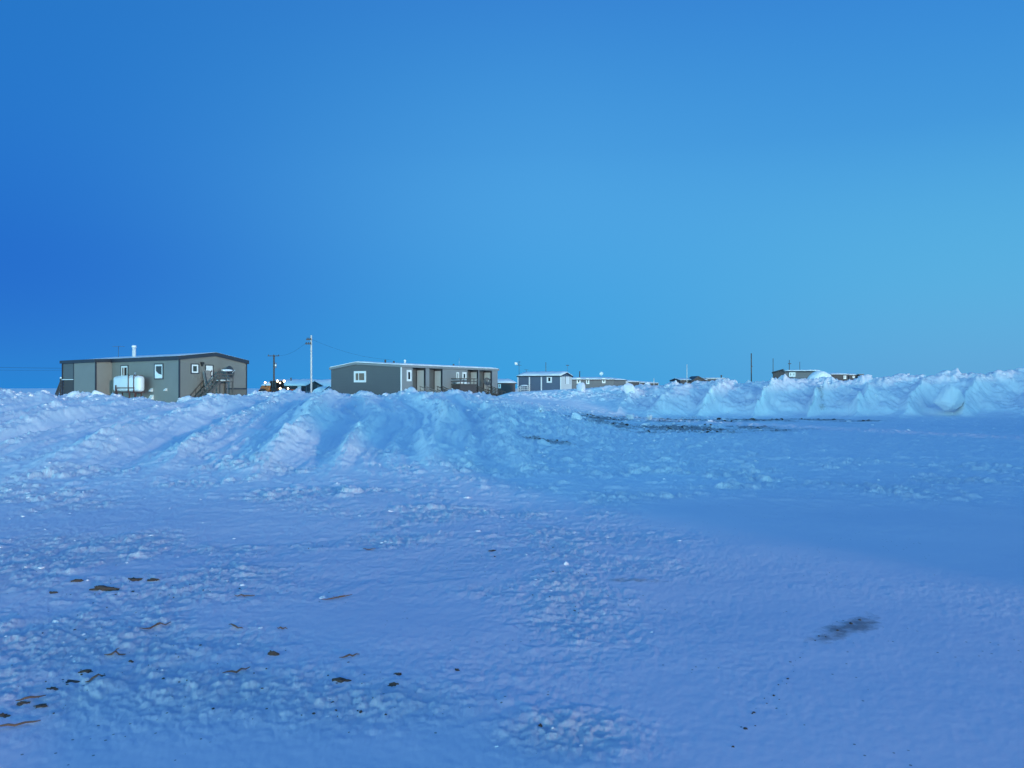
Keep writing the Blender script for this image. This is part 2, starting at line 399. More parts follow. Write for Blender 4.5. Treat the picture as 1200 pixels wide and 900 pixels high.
RIBS = [(690, 0), (716, .4), (733, -.6), (746, .4), (768, .5), (783, -.5), (797, .3), (822, .5), (836, -.7), (848, .4), (862, .7), (888, .6), (898, .2), (904, -.9), (913, .1), (924, .5), (955, .6), (961, .3), (967, -.8),
        (974, .2), (985, .6), (1006, .5), (1018, -.6), (1034, .2), (1060, .3), (1076, -.5), (1096, .4), (1128, .3), (1142, -.5), (1160, .4), (1190, .5), (1215, -.4), (1250, .4), (1300, .5), (1400, -.5), (1500, .3)]
def land(x, y):
    """height, dirt, roughness and an index of the bank the point belongs to"""
    r = np.hypot(x, y); th = np.arctan2(x, y)
    inf = np.abs(th) < R(60)
    px = 600 + FPX * np.tan(np.clip(th, -R(60), R(60)))
    d = np.where(inf, y, r * 0.5)
    fade = 1 - sst(np.abs(th), R(75), R(110))
    rightish = sst(px, 690, 750)
    # the cut face of the far bank: dozer passes leave ribs between scallops, leaning left towards the toe
    pr = px + (d - 48) * -6 * rightish + 6 * gn(x * .5, y * .5, 77)
    shift = np.interp(pr, [a for a, b in RIBS], [b for a, b in RIBS]) * (1.5 + .9 * gn(x * .13, x * 0 + 2, 230)) * rightish * sst(d, 43, 45) * (1 - sst(d, 49, 53))
    wob = (0.8 * gn(x * .22, y * .22, 5) + 0.4 * gn(x * .7, y * .7, 6)) * sst(d, 16, 26)
    dd = d - shift + wob * (0.6 + 0.4 * rightish)
    base = table(px, dd) * fade
    z = base.copy()
    # furrows where snow was pushed up the slope
    u = x + 0.17 * (y - 17)
    on = sst(y, 12.5, 19) * (1 - .5 * sst(y, 31, 35)) * (1 - sst(y, 35.5, 38)) * (1 - rightish)
    rdg = np.zeros_like(x)
    lane = 0.8 * gn(x * .12, y * .09, 21) + .12 * gn(x * .9, y * .5, 22)
    for k, (u0, a, wd) in enumerate(((-23, .2, .45), (-20.4, .13, .3), (-17.6, .22, .45), (-15.1, .14, .3), (-12.9, .26, .45), (-11.2, .13, .28), (-9.2, .34, .42), (-7.4, .15, .3), (-5.3, .38, .45), (-3.5, .2, .3), (-1.2, .36, .5), (.6, .16, .4))):
        g = gauss(u - u0 - lane - 0.12 * gn(y * .5, np.full_like(y, k * 9.), 30 + k), wd * (1 + .25 * gn(x * .7, y * .2, 60 + k)))
        g = g * np.clip(.9 + .55 * gn(u * .9 + k, y * .13, 40 + k), .2, 1.3)
        z += a * g * on * (1 + .3 * gn(x * 2.1, y * 1.6, 80 + k))
        rdg = np.maximum(rdg, np.clip(g, 0, 1) * on)
        if a > .2: z -= .12 * gauss(u - u0 - lane - 1.0, .5) * on
    stk = 1 - np.abs(gn((u - lane) * 1.3, y * .11, 90)) * 1.6
    stk2 = 1 - np.abs(gn((u - lane) * 3.3 + 7, y * .2, 91)) * 1.6
    z += on * (1 - sst(px, 540, 660)) * (.11 * stk + .05 * stk2 - .1)
    rdg = np.maximum(rdg, .7 * on * sst(stk, .75, 1.0) * (1 - sst(px, 540, 660)))
    crest = np.where(px < 575, gauss(dd - 36, 2.0), gauss(dd - 50.5, 2.4)) * inf * (px > -900)
    mound = sst(px, 535, 580) * (1 - sst(px, 690, 745)) * sst(d, 15, 22) * (1 - sst(d, 33, 36))
    bank = rightish * sst(dd, 45, 46.5) * (1 - sst(dd, 54, 58))
    ribm = bank * sst(-np.interp(pr, [a for a, b in RIBS], [b for a, b in RIBS]), .1, .9)
    # loose crumbly belts in the foreground
    bel = .35 + .65 * sst(fbm(x * .45 + 3.1, y * .45, 4, 60), -0.6, 0.7)
    near = 1 - sst(d, 14, 24)
    smooth_r = sst(px, 640, 800) * (1 - sst(d, 10.5, 13))
    smooth_b = 1 - sst(d, 3.6, 4.4)
    hollow = gauss(np.hypot((x + .9) / 1.3, (y - 5.7) / .8), .9)
    belt = .26 + .74 * sst(fbm(x * .55 + 9, y * .55, 4, 64), -.25, .6)
    fr = near * belt * (1 - .85 * smooth_r) * (1 - .9 * smooth_b) * (1 - .85 * hollow) * sst(r, 2, 3)
    for (cx, cy, sx_, sy_, k) in ((-1.65, 4.35, .9, .45, 1.0), (.27, 3.85, .35, .3, 1.0), (-.9, 4.2, .8, .35, .9), (-3.2, 5.1, 1.2, .5, .8), (1.0, 7.4, 1.0, .6, .7), (-2.8, 6.6, 1.3, .7, .8), (.7, 8.8, 1.4, .8, .8)):
        fr = np.maximum(fr, k * gauss(np.hypot((x - cx) / sx_, (y - cy) / sy_), 1.0))
    mid = sst(d, 12, 18) * (1 - sst(d, 44, 47)) * (0.62 + 0.2 * bel) * (1 - .6 * sst(px, 800, 1000)) * (1 - .75 * on * (1 - rdg) * (px < 545))
    rough = np.clip(np.maximum.reduce([fr, mid, .95 * rdg, crest, .85 * mound, .55 * bank + .8 * ribm]), 0, 1)
    far_out = 1 - sst(r, 58, 75)
    # displacement: fine near the eye, coarse lumps in the ploughed banks
    big = sst(d, 13, 30)
    z += far_out * rough * (.15 + .85 * sst(d, 4, 20)) * (.055 * np.abs(fbm(x * 1.7, y * 1.7, 4, 144)) + .03 * np.abs(fbm(x * 5.1, y * 5.1, 3, 146)) - .03)
    heavy = np.clip(crest + .8 * mound + ribm + .5 * rdg + .45 * bank, 0, 1)
    z += rough * far_out * (1 - .9 * big) * (0.18 * clods(x, y, .16, .2, 100) + 0.30 * clods(x + 9, y, .075, .4, 110) + .42 * clods(x, y + 4, .045, .5, 112))
    z += far_out * (rough + .12) * sst(d, 9, 14) * (1 - sst(d, 34, 42)) * (.45 * clods(x + 2, y + 6, .22, .25, 147) + .6 * clods(x + 8, y + 1, .11, .45, 148))
    z += far_out * big * ((0.30 + .2 * rightish) * heavy * rough * clods(x, y, .9, .45, 120) + .38 * heavy * clods(x + 3, y, .42, .45, 130) + .55 * rough * clods(x + 5, y + 7, .2, .5, 140) + .5 * rough * clods(x, y + 7, .1, .5, 142))
    z += far_out * ((.022 + .02 * sst(d, 14, 24)) * fbm(x * .4, y * .4, 2, 150, .4) + (.0015 + .010 * rough + .014 * big) * fbm(x * 3.1, y * 3.1, 4, 160) + (.0008 + .008 * rough) * fbm(x * 17, y * 17, 2, 165, .6))
    z += bank * .13 * fbm(x * .6, y * .6, 3, 170) + bank * (.05 + .12 * ribm) * fbm(x * 2.3, y * 2.3 + z * 2.3, 4, 175, .6) + (crest * .12) * (fbm(x * .6, y * .6, 3, 180) - .35)
    z += (1 - sst(np.abs(th), R(34), R(60))) * sst(r, 60, 75) * 0  # level beyond the banks
    # unseen snow berm added behind the eye to shade the lower left yard
    t2 = (y + 1.28) + .23 * (x - 2.45)
    z += (.66 + .05 * gn(x * 2, y * 2, 190)) * gauss(t2, .42) * sst(x, .35, 1.2) * (1 - sst(x, 3.6, 5.0))
    # old tyre prints across the yard on the right
    tr = gauss(y - 18.2 - .05 * x, .16) * sst(x, 3.5, 5) * (1 - sst(x, 11, 13))
    z += tr * .07 * (gn(x * 2.6, y * 2, 195) + .2)
    # dirt worn into the snow
    dirt = 1.0 * sst(px, 640, 700) * (1 - sst(px, 1000, 1090)) * gauss(d - 40.5, 3.4) * (0.56 + .6 * gn(x * .35, y * .9, 200))
    dirt = np.maximum(dirt, 1.1 * gauss(np.hypot((x - 7.2) / 5.6, (y - 32.5) / 3.6), 1.0) * (0.68 + .6 * gn(x * .5, y * 1.1, 201)))
    dirt = np.maximum(dirt, .66 * gauss(np.hypot((x - 1.0) / 1.2, (y - 22) / .7), 1.0))
    dirt = np.maximum(dirt, .50 * gauss(np.hypot((x - 4.6) / 1.6, (y - 39.5) / 4.0), 1.0) * (0.7 + .6 * gn(x * .5, y * .5, 203)))
    a, b = (x - 2.42) * .80 + (y - 5.52) * .60, -(x - 2.42) * .60 + (y - 5.52) * .80      # the smear on the yard
    dirt = np.maximum(dirt, .70 * gauss(np.hypot((a - .04) / .46, (b - .10 * (a * 2) ** 2) / .16), 1.0))
    dirt = np.maximum(dirt, .56 * gauss(np.hypot((a + .30) / .40, (b + .02) / .13), 1.0))
    dirt = np.maximum(dirt, .54 * gauss(np.hypot((x - 1.05) / .42, (y - 6.85) / .10), 1.0))
    dirt = np.maximum(dirt, .50 * gauss(px - 962 + 1.5 * (d - 47) + 5 * gn(x * 2, y * 2 + z * 3, 210), 9) * (.7 + .6 * gn(x * 1.3, z * 2.5, 211)) * sst(d, 44.5, 46) * (1 - sst(d, 49, 50.5)))
    dirt = np.maximum(dirt, .45 * gauss(np.hypot((px - 60) / 22, (d - 31.5) / 1.5), 1.0))
    which = np.where((base > .22) & (d < 62) & (y > 0), np.where(px < 695, 1, 2), 0)
    packed_light_tint = np.clip((1 - sst(d + 1.5 * gn(x * .3, y * .3, 220), 6.5, 17) * (1 - .45 * sst(px, 780, 1000) * (1 - bank)) * (y > 0)) * (1 - .3 * rough), 0, 1) * (1 - .5 * sst(r, 60, 80))  # strongest in the near yard: trodden snow plus painted warm light
    packed_light_tint = np.maximum(packed_light_tint, .5 * bank * (1 - ribm))                     # shade painted into the cut faces, ribs left bright
    return z, dirt, rough, which, packed_light_tint
def ground_z(x, y):
    z = land(np.array([float(x)]), np.array([float(y)]))[0]
    return float(z[0])

def np_mesh(name, V, F, m, attrs=None, smooth=True):
    me = bpy.data.meshes.new(name)
    k = F.shape[1]
    me.vertices.add(len(V)); me.vertices.foreach_set("co", np.ascontiguousarray(V, np.float32).ravel())
    me.loops.add(F.size); me.loops.foreach_set("vertex_index", np.ascontiguousarray(F, np.int32).ravel())
    me.polygons.add(len(F)); me.polygons.foreach_set("loop_start", np.arange(0, F.size, k, dtype=np.int32))
    me.polygons.foreach_set("use_smooth", np.full(len(F), smooth))
    for an, av in (attrs or {}).items():
        at = me.attributes.new(an, 'FLOAT', 'POINT'); at.data.foreach_set("value", np.ascontiguousarray(av, np.float32))
    me.materials.append(m)
    me.update(calc_edges=True); me.validate()
    o = bpy.data.objects.new(name, me); COL.objects.link(o)
    return o

def build_land():
    tdense = np.arange(-37, 37.01, 0.06)
    side = []; a, st = 37.0, 0.06
    while a < 180:
        st = min(st * 1.12, 4.0); a += st; side.append(min(a, 180.0))
    side = np.array(side[:-1])
    th = np.radians(np.concatenate([-180 + 0 * side[:1], -side[::-1], tdense, side, [180.0]]))
    rs = [0.4]
    while rs[-1] < 3: rs.append(rs[-1] * 1.03)
    while rs[-1] < 41: rs.append(rs[-1] * 1.005)
    while rs[-1] < 61: rs.append(rs[-1] + .10)
    while rs[-1] < 130: rs.append(rs[-1] + .5)
    while rs[-1] < 9000: rs.append(rs[-1] * 1.12)
    rs = np.array(rs)
    T, Q = np.meshgrid(th, rs)
    x, y = (Q * np.sin(T)).ravel(), (Q * np.cos(T)).ravel()
    z, dirt, rough, which, packed_light_tint = land(x, y)
    nT, nR = len(th), len(rs)
    V = np.stack([x, y, z], 1)
    i = np.arange(nR - 1)[:, None] * nT + np.arange(nT - 1)[None, :]
    F = np.stack([i, i + nT, i + nT + 1, i + 1], -1).reshape(-1, 4)
    wf = which[F].max(1) * (which[F].min(1) > 0)
    for code, name, lab in ((0, "ground", "trampled snow covered yard with scattered grit running to the horizon"), (1, "snow_bank", "broad ramp of pushed snow with furrows rising to the houses on the left"),
                       (2, "snow_bank", "long steep ploughed snow wall with cut scallops on the right")):
        Fs = F[wf == code]
        used, inv = np.unique(Fs, return_inverse=True)
        o = np_mesh(name, V[used], inv.reshape(Fs.shape), SNOW, {"dirt": dirt[used], "rough": rough[used], "packed_light_tint": packed_light_tint[used]})
        tag(o, lab, "ground" if code == 0 else "snow bank", None, 'structure')
build_land()

# ------------------------------------------------------------------ loose crumbs of snow (past counting)
def ico(sub, seed, amp=.35):
    bm = bmesh.new(); bmesh.ops.create_icosphere(bm, subdivisions=sub, radius=1.0)
    off = Vector((seed * 5.1, seed * 2.3, seed))
    V = []
    for v in bm.verts:
        k = 1 + amp * mnoise.noise(v.co * 1.5 + off) * 1.6 + amp * .6 * mnoise.noise(v.co * 3.4 + off)
        V.append(v.co * k)
    F = np.array([[q.index for q in f.verts] for f in bm.faces]); V = np.array(V); bm.free()
    return V, F
VAR = [ico(2, k + 1) for k in range(7)]
def scatter(name, pts, sizes, m, seed, flat=.75, sink=.25, attrs=None):
    rg = np.random.default_rng(seed)
    vs, fs = [], []; n0 = 0
    for (x, y, z), s in zip(pts, sizes):
        V, F = VAR[rg.integers(len(VAR))]
        a = rg.uniform(0, 6.28); sc = s * rg.uniform(.65, 1.2, 3) * np.array([1, 1, flat])
        ca, sa = math.cos(a), math.sin(a)
        P = V * sc
        P = np.stack([P[:, 0] * ca - P[:, 1] * sa, P[:, 0] * sa + P[:, 1] * ca, P[:, 2]], 1) + np.array([x, y, z + s * flat * (1 - 2 * sink) * .6])
        vs.append(P); fs.append(F + n0); n0 += len(P)
    V = np.concatenate(vs); F = np.concatenate(fs)
    return np_mesh(name, V, F, m, attrs={k: np.full(len(V), v) for k, v in (attrs or {}).items()}, smooth=True)
rg = np.random.default_rng(11)
n = 110000
cpx = rg.uniform(-60, 1260, n); cd = np.where(rg.random(n) < .35, rg.uniform(3.4, 16, n), rg.uniform(14, 55, n))
cx, cy = (cpx - 600) / FPX * cd, cd
cz, cdirt, cr, cw, cpk = land(cx, cy)
keep = rg.random(n) < cr ** 2 * np.where(cd < 14, .07, .08 + .28 * (cr > .7) * (cd > 24))
cx, cy, cz, cd = cx[keep], cy[keep], cz[keep], cd[keep]
sz = np.clip(rg.lognormal(0, .6, len(cx)), .4, 4.0) * (1 - .5 * sst(cd, 12, 14) * (1 - sst(cd, 24, 32))) * np.where(cd < 14, .004 + .0007 * cd, .012 + .0008 * cd)
o = scatter("snow_crumbs", np.stack([cx, cy, cz], 1), sz, SNOW, 5, .55, .72, {"dirt": 0.0, "rough": .25, "packed_light_tint": .6})
tag(o, "countless loose crumbs of snow lying on the ploughed banks and yard", "snow crumbs", None, 'stuff')
# crumbs of dark soil on the worn strips
n = 26000
cpx = rg.uniform(560, 1100, n); cd = rg.uniform(19, 47, n)
ex, ey = (cpx - 600) / FPX * cd, cd
m2 = rg.random(n) < .3
ex = np.where(m2, rg.uniform(1.4, 3.4, n), ex); ey = np.where(m2, rg.uniform(4.6, 7.2, n), ey)
ez, ed, er, ew, epk = land(ex, ey)
keep = rg.random(n) < np.where(m2, .05, .22) * sst(ed, .40, .75)
ex, ey, ez = ex[keep], ey[keep], ez[keep]
sz = np.clip(rg.lognormal(0, .6, len(ex)), .4, 3) * (.002 + .0008 * ey)
# a thin broken line of grit trailing towards the eye, and grit peppered over the foreground
lx, ly = [], []
for t in np.linspace(0, 1, 46):
    lx.append(2.05 - 1.0 * t + rg.normal(0, .03)); ly.append(5.25 - 1.55 * t + rg.normal(0, .03))
fx, fy = rg.uniform(-4, 1.2, 420), rg.uniform(3.6, 8.5, 420)
fm = land(fx, fy)[2] > .45
lx = np.array(lx + list(fx[fm])); ly = np.array(ly + list(fy[fm]))
for (gx_, gy_, sx_, sy_, m_) in ((-3.25, 6.5, .4, .22, 26), (-2.35, 4.35, .5, .3, 36), (-.85, 4.05, .3, .16, 18), (-1.4, 4.6, .5, .3, 14)):
    lx = np.concatenate([lx, rg.normal(gx_, sx_, m_)]); ly = np.concatenate([ly, rg.normal(gy_, sy_, m_)])
lz = land(lx, ly)[0] - .002
ls = np.clip(rg.lognormal(0, .5, len(lx)), .4, 2.6) * np.where(np.arange(len(lx)) < 46, .0036, .0042)
o = scatter("soil_crumbs", np.concatenate([np.stack([ex, ey, ez], 1), np.stack([lx, ly, lz], 1)]), np.concatenate([sz, ls]), SOIL, 6, .6)
tag(o, "countless dark crumbs of soil and grit strewn on the snow", "soil crumbs", None, 'stuff')

# ------------------------------------------------------------------ big blocks of snow on the banks
BLOCKS = [(1113, 459, 45.6, .95, .80, .90, "largest snow block, a pale boulder with a flat lit face on the right bank"),
          (680, 456, 52.0, .55, .45, .62, "tall pointed snow block standing in front of the long grey house"),
          (737, 462, 49.5, .45, .40, .50, "rounded upright snow block on the bank slope right of the pointed block"),
          (738, 487, 40.5, .42, .35, .26, "wide low snow block lying beside the dark worn strip"),
          (762, 488, 40.0, .22, .2, .2, "small snow block on the dark worn strip beside the wide low one"),
          (352, 458, 35.8, .34, .3, .26, "snow lump crowning the ramp just below the pale utility pole"),
          (452, 461, 35.8, .20, .2, .19, "round snow lump on the crest below the gable of the dark grey house"),
          (116, 460, 36.0, .50, .45, .34, "broad snow lump on the crest in front of the oil tank house"),
          (50, 459, 36.2, .42, .4, .36, "rounded snow lump on the crest left of the outside stairs"),
          (634, 478, 31.0, .20, .2, .18, "knobbly snow lump on the side of the central mound"),
          (675, 489, 30.5, .28, .2, .26, "upright snow slab at the right end of the central mound"),
          (663, 663, 7.4, .04, .035, .035, "small lone snow lump on the smooth foreground yard")]
for k, (px, py, d, a, b, h, lab) in enumerate(BLOCKS):
    x, y, z = pt(px, py, d)
    g = ground_z(x, y)
    z = min(max(z, g + .0), g + h * 1.2)
    o = MB().block((a, b, h), k + 3).build("snow_block", SNOW, None, True)
    for an, av in (("packed_light_tint", .7 if d < 10 else .45), ("rough", .6)):
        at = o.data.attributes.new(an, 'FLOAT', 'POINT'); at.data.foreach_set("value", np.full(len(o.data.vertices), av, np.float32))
    o.location = (x, y, z - .55 * h if py < 465 and d < 40 else max(z - .1 * h, g + .25 * h) if d > 12 else g + .02 * h)
    o.rotation_euler = (0, 0, k * 1.3)
    tag(o, lab, "snow block")

# ------------------------------------------------------------------ clods and twigs lying in the foreground
CL = [(123, 693, 30, 9, "largest dark soil clod, wide and flat, in the left foreground"),
      (90, 682, 15, 8, "rounded dark soil clod just left of the largest clod"),
      (157, 679, 22, 6, "flat brown soil clod right of and behind the largest clod"),
      (180, 680, 16, 6, "flat brown soil clod at the right end of the pair behind the largest clod"),
      (64, 696, 9, 7, "small brown soil clod at the left of the largest clod"),
      (400, 799, 27, 10, "dark soil clod with a raised tip in the lower middle of the yard"),
      (466, 791, 10, 7, "small grey stone right of the clod with the raised tip"),
      (461, 803, 12, 7, "bluish half buried stone near the small grey stone"),
      (321, 769, 14, 13, "upright dark wedge of soil between pinkish snow clods"),
      (154, 775, 6, 5, "tiny round black clod beside the forked twig"),
      (101, 790, 16, 5, "dark clod at the top of the chain of clods in the lower left"),
      (82, 799, 30, 5, "long thin soil clod in the middle of the chain in the lower left"),
      (63, 809, 14, 6, "grey clod below the long thin clod in the lower left"),
      (28, 824, 16, 7, "dark clod at the left of the reddish splinter in the lower left"),
      (5, 840, 14, 9, "dark clod cut by the left edge of the view"),
      (50, 830, 18, 5, "reddish brown clod low in the left foreground"),
      (633, 851, 5, 8, "tiny dark upright clod at the lower middle edge"),
      (536, 787, 7, 6, "tiny dark clod on crumbly snow in the middle foreground"),
      (577, 646, 14, 4, "thin dark clod lying farther off in the middle of the yard")]
def gpx(px, py):                                        # where the sight line through a photo point meets the snow
    d = 1.5
    while d < 60:
        x, y, z = pt(px, py, d)
        if z <= ground_z(x, y): break
        d += .04
    return x, y
for k, (px, py, w, h, lab) in enumerate(CL):
    x, y = gpx(px, py); s = w / FPX * y / 2; hh = max(h / FPX * y * .62, .008)
    o = MB().lump((0, 0, 0), (s * .88, s * .28 + .005, hh * .62), k + 40, 3, .75, 1.5).build("soil_clod", SOIL, None, True)
    o.location = (x, y, ground_z(x, y) - hh * .12); o.rotation_euler = (0, 0, .25 * math.sin(k * 2.1))
    tag(o, lab, "clod" if "stone" not in lab else "stone")
    if "stone" in lab: o.name = "small_stone"
TW = [(395, 702, 32, 10, "curved dark twig lying in the middle distance of the yard"), (410, 770, 20, 7, "short dark twig sloping upward above the clod with a raised tip"),
      (287, 700, 24, 1, "thin straight twig on smooth snow in the left yard"), (277, 738, 22, -7, "brown twig among pinkish snow above the upright wedge"),
      (136, 769, 20, 5, "forked dark twig beside the tiny black clod"), (20, 855, 42, 12, "long reddish twig low at the left edge"),
      (37, 822, 26, 7, "reddish splinter beside the dark clod in the lower left"), (113, 795, 14, 8, "short twig leaning right of the chain of clods"),
      (433, 645, 15, 1, "thin far twig left of the thin dark clod"), (183, 736, 22, 14, "grey bent twig half buried in the left foreground"),
      (331, 739, 12, 0, "tiny straight twig above the upright wedge of soil"), (278, 790, 26, 9, "dead grass stalk on pinkish snow in the foreground")]
for k, (px, py, w, rise, lab) in enumerate(TW):
    x, y = gpx(px, py); s = w / FPX * y / 2; slope = rise / max(w, 1)
    t = thing("dead_twig", lab, "twig", (x, y, ground_z(x, y) + .008))
    rr_ = random.Random(k)
    P = []
    for q in range(7):
        v = -1 + q / 3
        lx_, ly_ = v * s, v * s * slope * 2.2 + rr_.uniform(-.07, .07) * s * 1.5
        P.append((lx_, ly_, ground_z(x + lx_, y + ly_) - ground_z(x, y) + rr_.uniform(0, .012)))
    MB().tube(P, [.002, .004, .006, .006, .005, .004, .002], 6).build("stem", TWIG, t)
    if k in (0, 4, 9, 11):
        MB().tube([P[3], (P[3][0] + .3 * s, P[3][1] - .35 * s, P[3][2] + .02), (P[3][0] + .7 * s, P[3][1] - .5 * s, P[3][2] + .03)], [.004, .003, .002], 6).build("side_shoot", TWIG, t)

# ------------------------------------------------------------------ house building
class Frame:                                            # a house's own axes; measures along its walls from the photo
    def __init__(s, corner_px, d, rz, z0):
        s.o = ((corner_px - 600) / FPX * d, d); s.rz = rz; s.z0 = z0
        s.ex = (math.cos(rz), math.sin(rz)); s.ey = (-math.sin(rz), math.cos(rz))
    def w(s, x, y):
        return (s.o[0] + x * s.ex[0] + y * s.ey[0], s.o[1] + x * s.ex[1] + y * s.ey[1])
    def onx(s, px, y=0.0):                              # local x where column px meets the line local y = const
        k = (px - 600) / FPX; X, Y = s.w(0, y)
        return (k * Y - X) / (s.ex[0] - k * s.ex[1])
    def ony(s, px, x=0.0):
        k = (px - 600) / FPX; X, Y = s.w(x, 0)
        return (k * Y - X) / (s.ey[0] - k * s.ey[1])
    def z(s, py, x, y):
        return CAMZ + (HOR - py) / FPX * s.w(x, y)[1] - s.z0
    def loc(s):
        return (s.o[0], s.o[1], s.z0)

def opening(parent, face, c, a0, a1, z0, z1, out, kind='window', trim=NAVY, inner=WHITE, glass=GLASS, mull=None, snow=False, tw=.09):
    """a window or door on a wall: face 'y' -> wall lies in y=c, spans x; face 'x' -> wall in x=c, spans y. out = +-1."""
    a0, a1 = sorted((a0, a1)); z0, z1 = sorted((z0, z1))
    def bx(mb, p0, p1, q0, q1, d0, d1):
        e0, e1 = c + out * d0, c + out * d1
        if face == 'y': mb.box(p0, p1, e0, e1, q0, q1)
        else: mb.box(e0, e1, p0, p1, q0, q1)
    def ring(mb, p0, p1, q0, q1, w_, d0, d1):
        bx(mb, p0, p0 + w_, q0, q1, d0, d1); bx(mb, p1 - w_, p1, q0, q1, d0, d1)
        bx(mb, p0 + w_, p1 - w_, q1 - w_, q1, d0, d1); bx(mb, p0 + w_, p1 - w_, q0, q0 + w_, d0, d1)
    m = MB()
    if kind == 'window':
        ring(m, a0, a1, z0, z1, tw, -.02, .07)
        o = m.build("window", trim, parent)
        f = MB(); b0, b1, y0, y1 = a0 + tw, a1 - tw, z0 + tw, z1 - tw
        iw = min(.16, (b1 - b0) * .2)
        ring(f, b0, b1, y0, y1, iw, -.02, .05)
        if mull is not None:
            xm = b0 + (b1 - b0) * mull
            bx(f, xm - .05, xm + .05, y0 + iw, y1 - iw, -.02, .048)
        f.build("frame", inner, o)
        g = MB(); bx(g, b0 + iw, b1 - iw, y0 + iw, y1 - iw, -.015, .02)
        g.build("pane", glass, o)
        if snow:
            w_ = MB(); e = c + out * .05
            xa, xb = b0 + iw * .5, b1 - iw * .5
            poly = [(xa, y0 + iw * .6), (xb, y0 + iw * .6), (xb, y0 + iw + .18), ((xa + xb) / 2, y0 + iw + .28), (xa, y0 + iw + .62)]
            w_.prism(poly, 'y' if face == 'y' else 'x', c + out * .022, c + out * .085)
            w_.build("sill_snow", LOOSE, o)
    else:
        bx(m, a0 + tw, a1 - tw, z0, z1 - tw, -.02, .045)
        o = m.build("door", inner, parent)
        f = MB(); bx(f, a0, a0 + tw, z0, z1, -.02, .07); bx(f, a1 - tw, a1, z0, z1, -.02, .07); bx(f, a0 + tw, a1 - tw, z1 - tw, z1, -.02, .07)
        f.build("frame", trim, o)
        h = MB(); xx = a0 + tw + .12
        bx(h, xx, xx + .05, z0 + 1.0, z0 + 1.06, .045, .10); h.build("handle", STEEL, o)
    return o

def gable_roof(parent, x0, x1, ya, yb, yr, za, zb, zr, th, m, snow=.06, over=.25, name="roof", snow_side=None):
    """ridge along x at y=yr; eaves at ya (height za) and yb (height zb); th = depth of the fascia"""
    sa, sb = (zr - za) / (yr - ya), (zr - zb) / (yb - yr)
    e0, e1 = (ya - over, za - sa * over), (yb + over, zb - sb * over)
    poly = [(e0[0], e0[1] - th), (e0[0], e0[1]), (yr, zr), (e1[0], e1[1]), (e1[0], e1[1] - th), (yr, zr - th)]
    r = MB().prism(poly, 'x', x0 - over, x1 + over).build(name, m, parent)
    if snow:
        g = .02; h = snow
        bm = MB()
        rnd = random.Random(int(x0 * 7 + yb * 13))
        nx = max(6, int((x1 - x0) / .6))
        ys = [e0[0] + g, e0[0] + .25, (e0[0] + yr) / 2, yr, (e1[0] + yr) / 2, e1[0] - .25, e1[0] - g]
        def zr_(y): return zr - (sa * (yr - y) if y < yr else sb * (y - yr))
        top = []; bot = []
        for i in range(nx + 1):
            xx = x0 - over + g + (x1 - x0 + 2 * over - 2 * g) * i / nx
            w_ = 1.0 if 0 < i < nx else .5
            top.append([bm.bm.verts.new((xx, y, zr_(y) + .004 + h * w_ * (.35 if k in (0, 6) else 1) * rnd.uniform(.7, 1.2))) for k, y in enumerate(ys)])
            bot.append([bm.bm.verts.new((xx, y, zr_(y) + .003)) for y in ys])
        for i in range(nx):
            for k in range(6):
                bm.bm.faces.new((top[i][k], top[i + 1][k], top[i + 1][k + 1], top[i][k + 1]))
                bm.bm.faces.new((bot[i][k], bot[i][k + 1], bot[i + 1][k + 1], bot[i + 1][k]))
            for k in (0, 6):
                bm.bm.faces.new((top[i][k], bot[i][k], bot[i + 1][k], top[i + 1][k]))
        for i in (0, nx):
            for k in range(6):
                bm.bm.faces.new((top[i][k], top[i][k + 1], bot[i][k + 1], bot[i][k]))
        bm.build("roof_snow", LOOSE, r, True)
    return r
def flue(parent, x, y, z0, z1, r, m=STEEL, name="chimney"):
    return MB().lathe([(r, z0), (r, z1 - .25), (r * 1.25, z1 - .24), (r * 1.25, z1 - .05), (r * .6, z1)], (x, y, 0), (0, 0, 1), 14).build(name, m, parent)
def antenna(base, h, label, arms=((.92, 1.0),), m=DARKPOLE, ang=0.0, r=.03, cat="antenna", name="roof_antenna"):
    t = thing(name, label, cat, base, ang)
    MB().tube([(0, 0, -.2), (0, 0, h)], r, 8).build("mast", m, t)
    for hz, ln in arms:
        b = MB().bar((-ln / 2, 0, h * hz), (ln / 2, 0, h * hz), r * 1.4)
        for q in np.linspace(-.45, .45, 5):
            b.bar((q * ln, -.22, h * hz + .001), (q * ln, .22, h * hz + .001), r * .7)
        b.build("crossarm", m, t)
    return t
def dish(loc, r, face, label, post=1.0, m=DISH):
    t = thing("satellite_dish", label, "satellite dish", loc)
    f = Vector(face).normalized()
    d = MB().lathe([(.02, 0), (r * .5, .06 * r), (r * .85, .17 * r), (r, .25 * r), (r * .99, .28 * r), (r * .8, .20 * r), (r * .4, .08 * r), (.02, .04 * r)], (0, 0, 0), f, 24)
    d.build("reflector", m, t)
    MB().tube([tuple(f * .0), tuple(f * -.15), (f.x * -.15, f.y * -.15, -post)], .035, 8).build("post", STEEL, t)
    up = Vector((0, 0, -r * .8))
    MB().tube([tuple(f * .2 * r + up), tuple(f * r * 1.0)], .018, 6).tube([tuple(f * r * .95), tuple(f * r * 1.15)], .05, 8).build("feed_arm", STEEL, t)
    return t

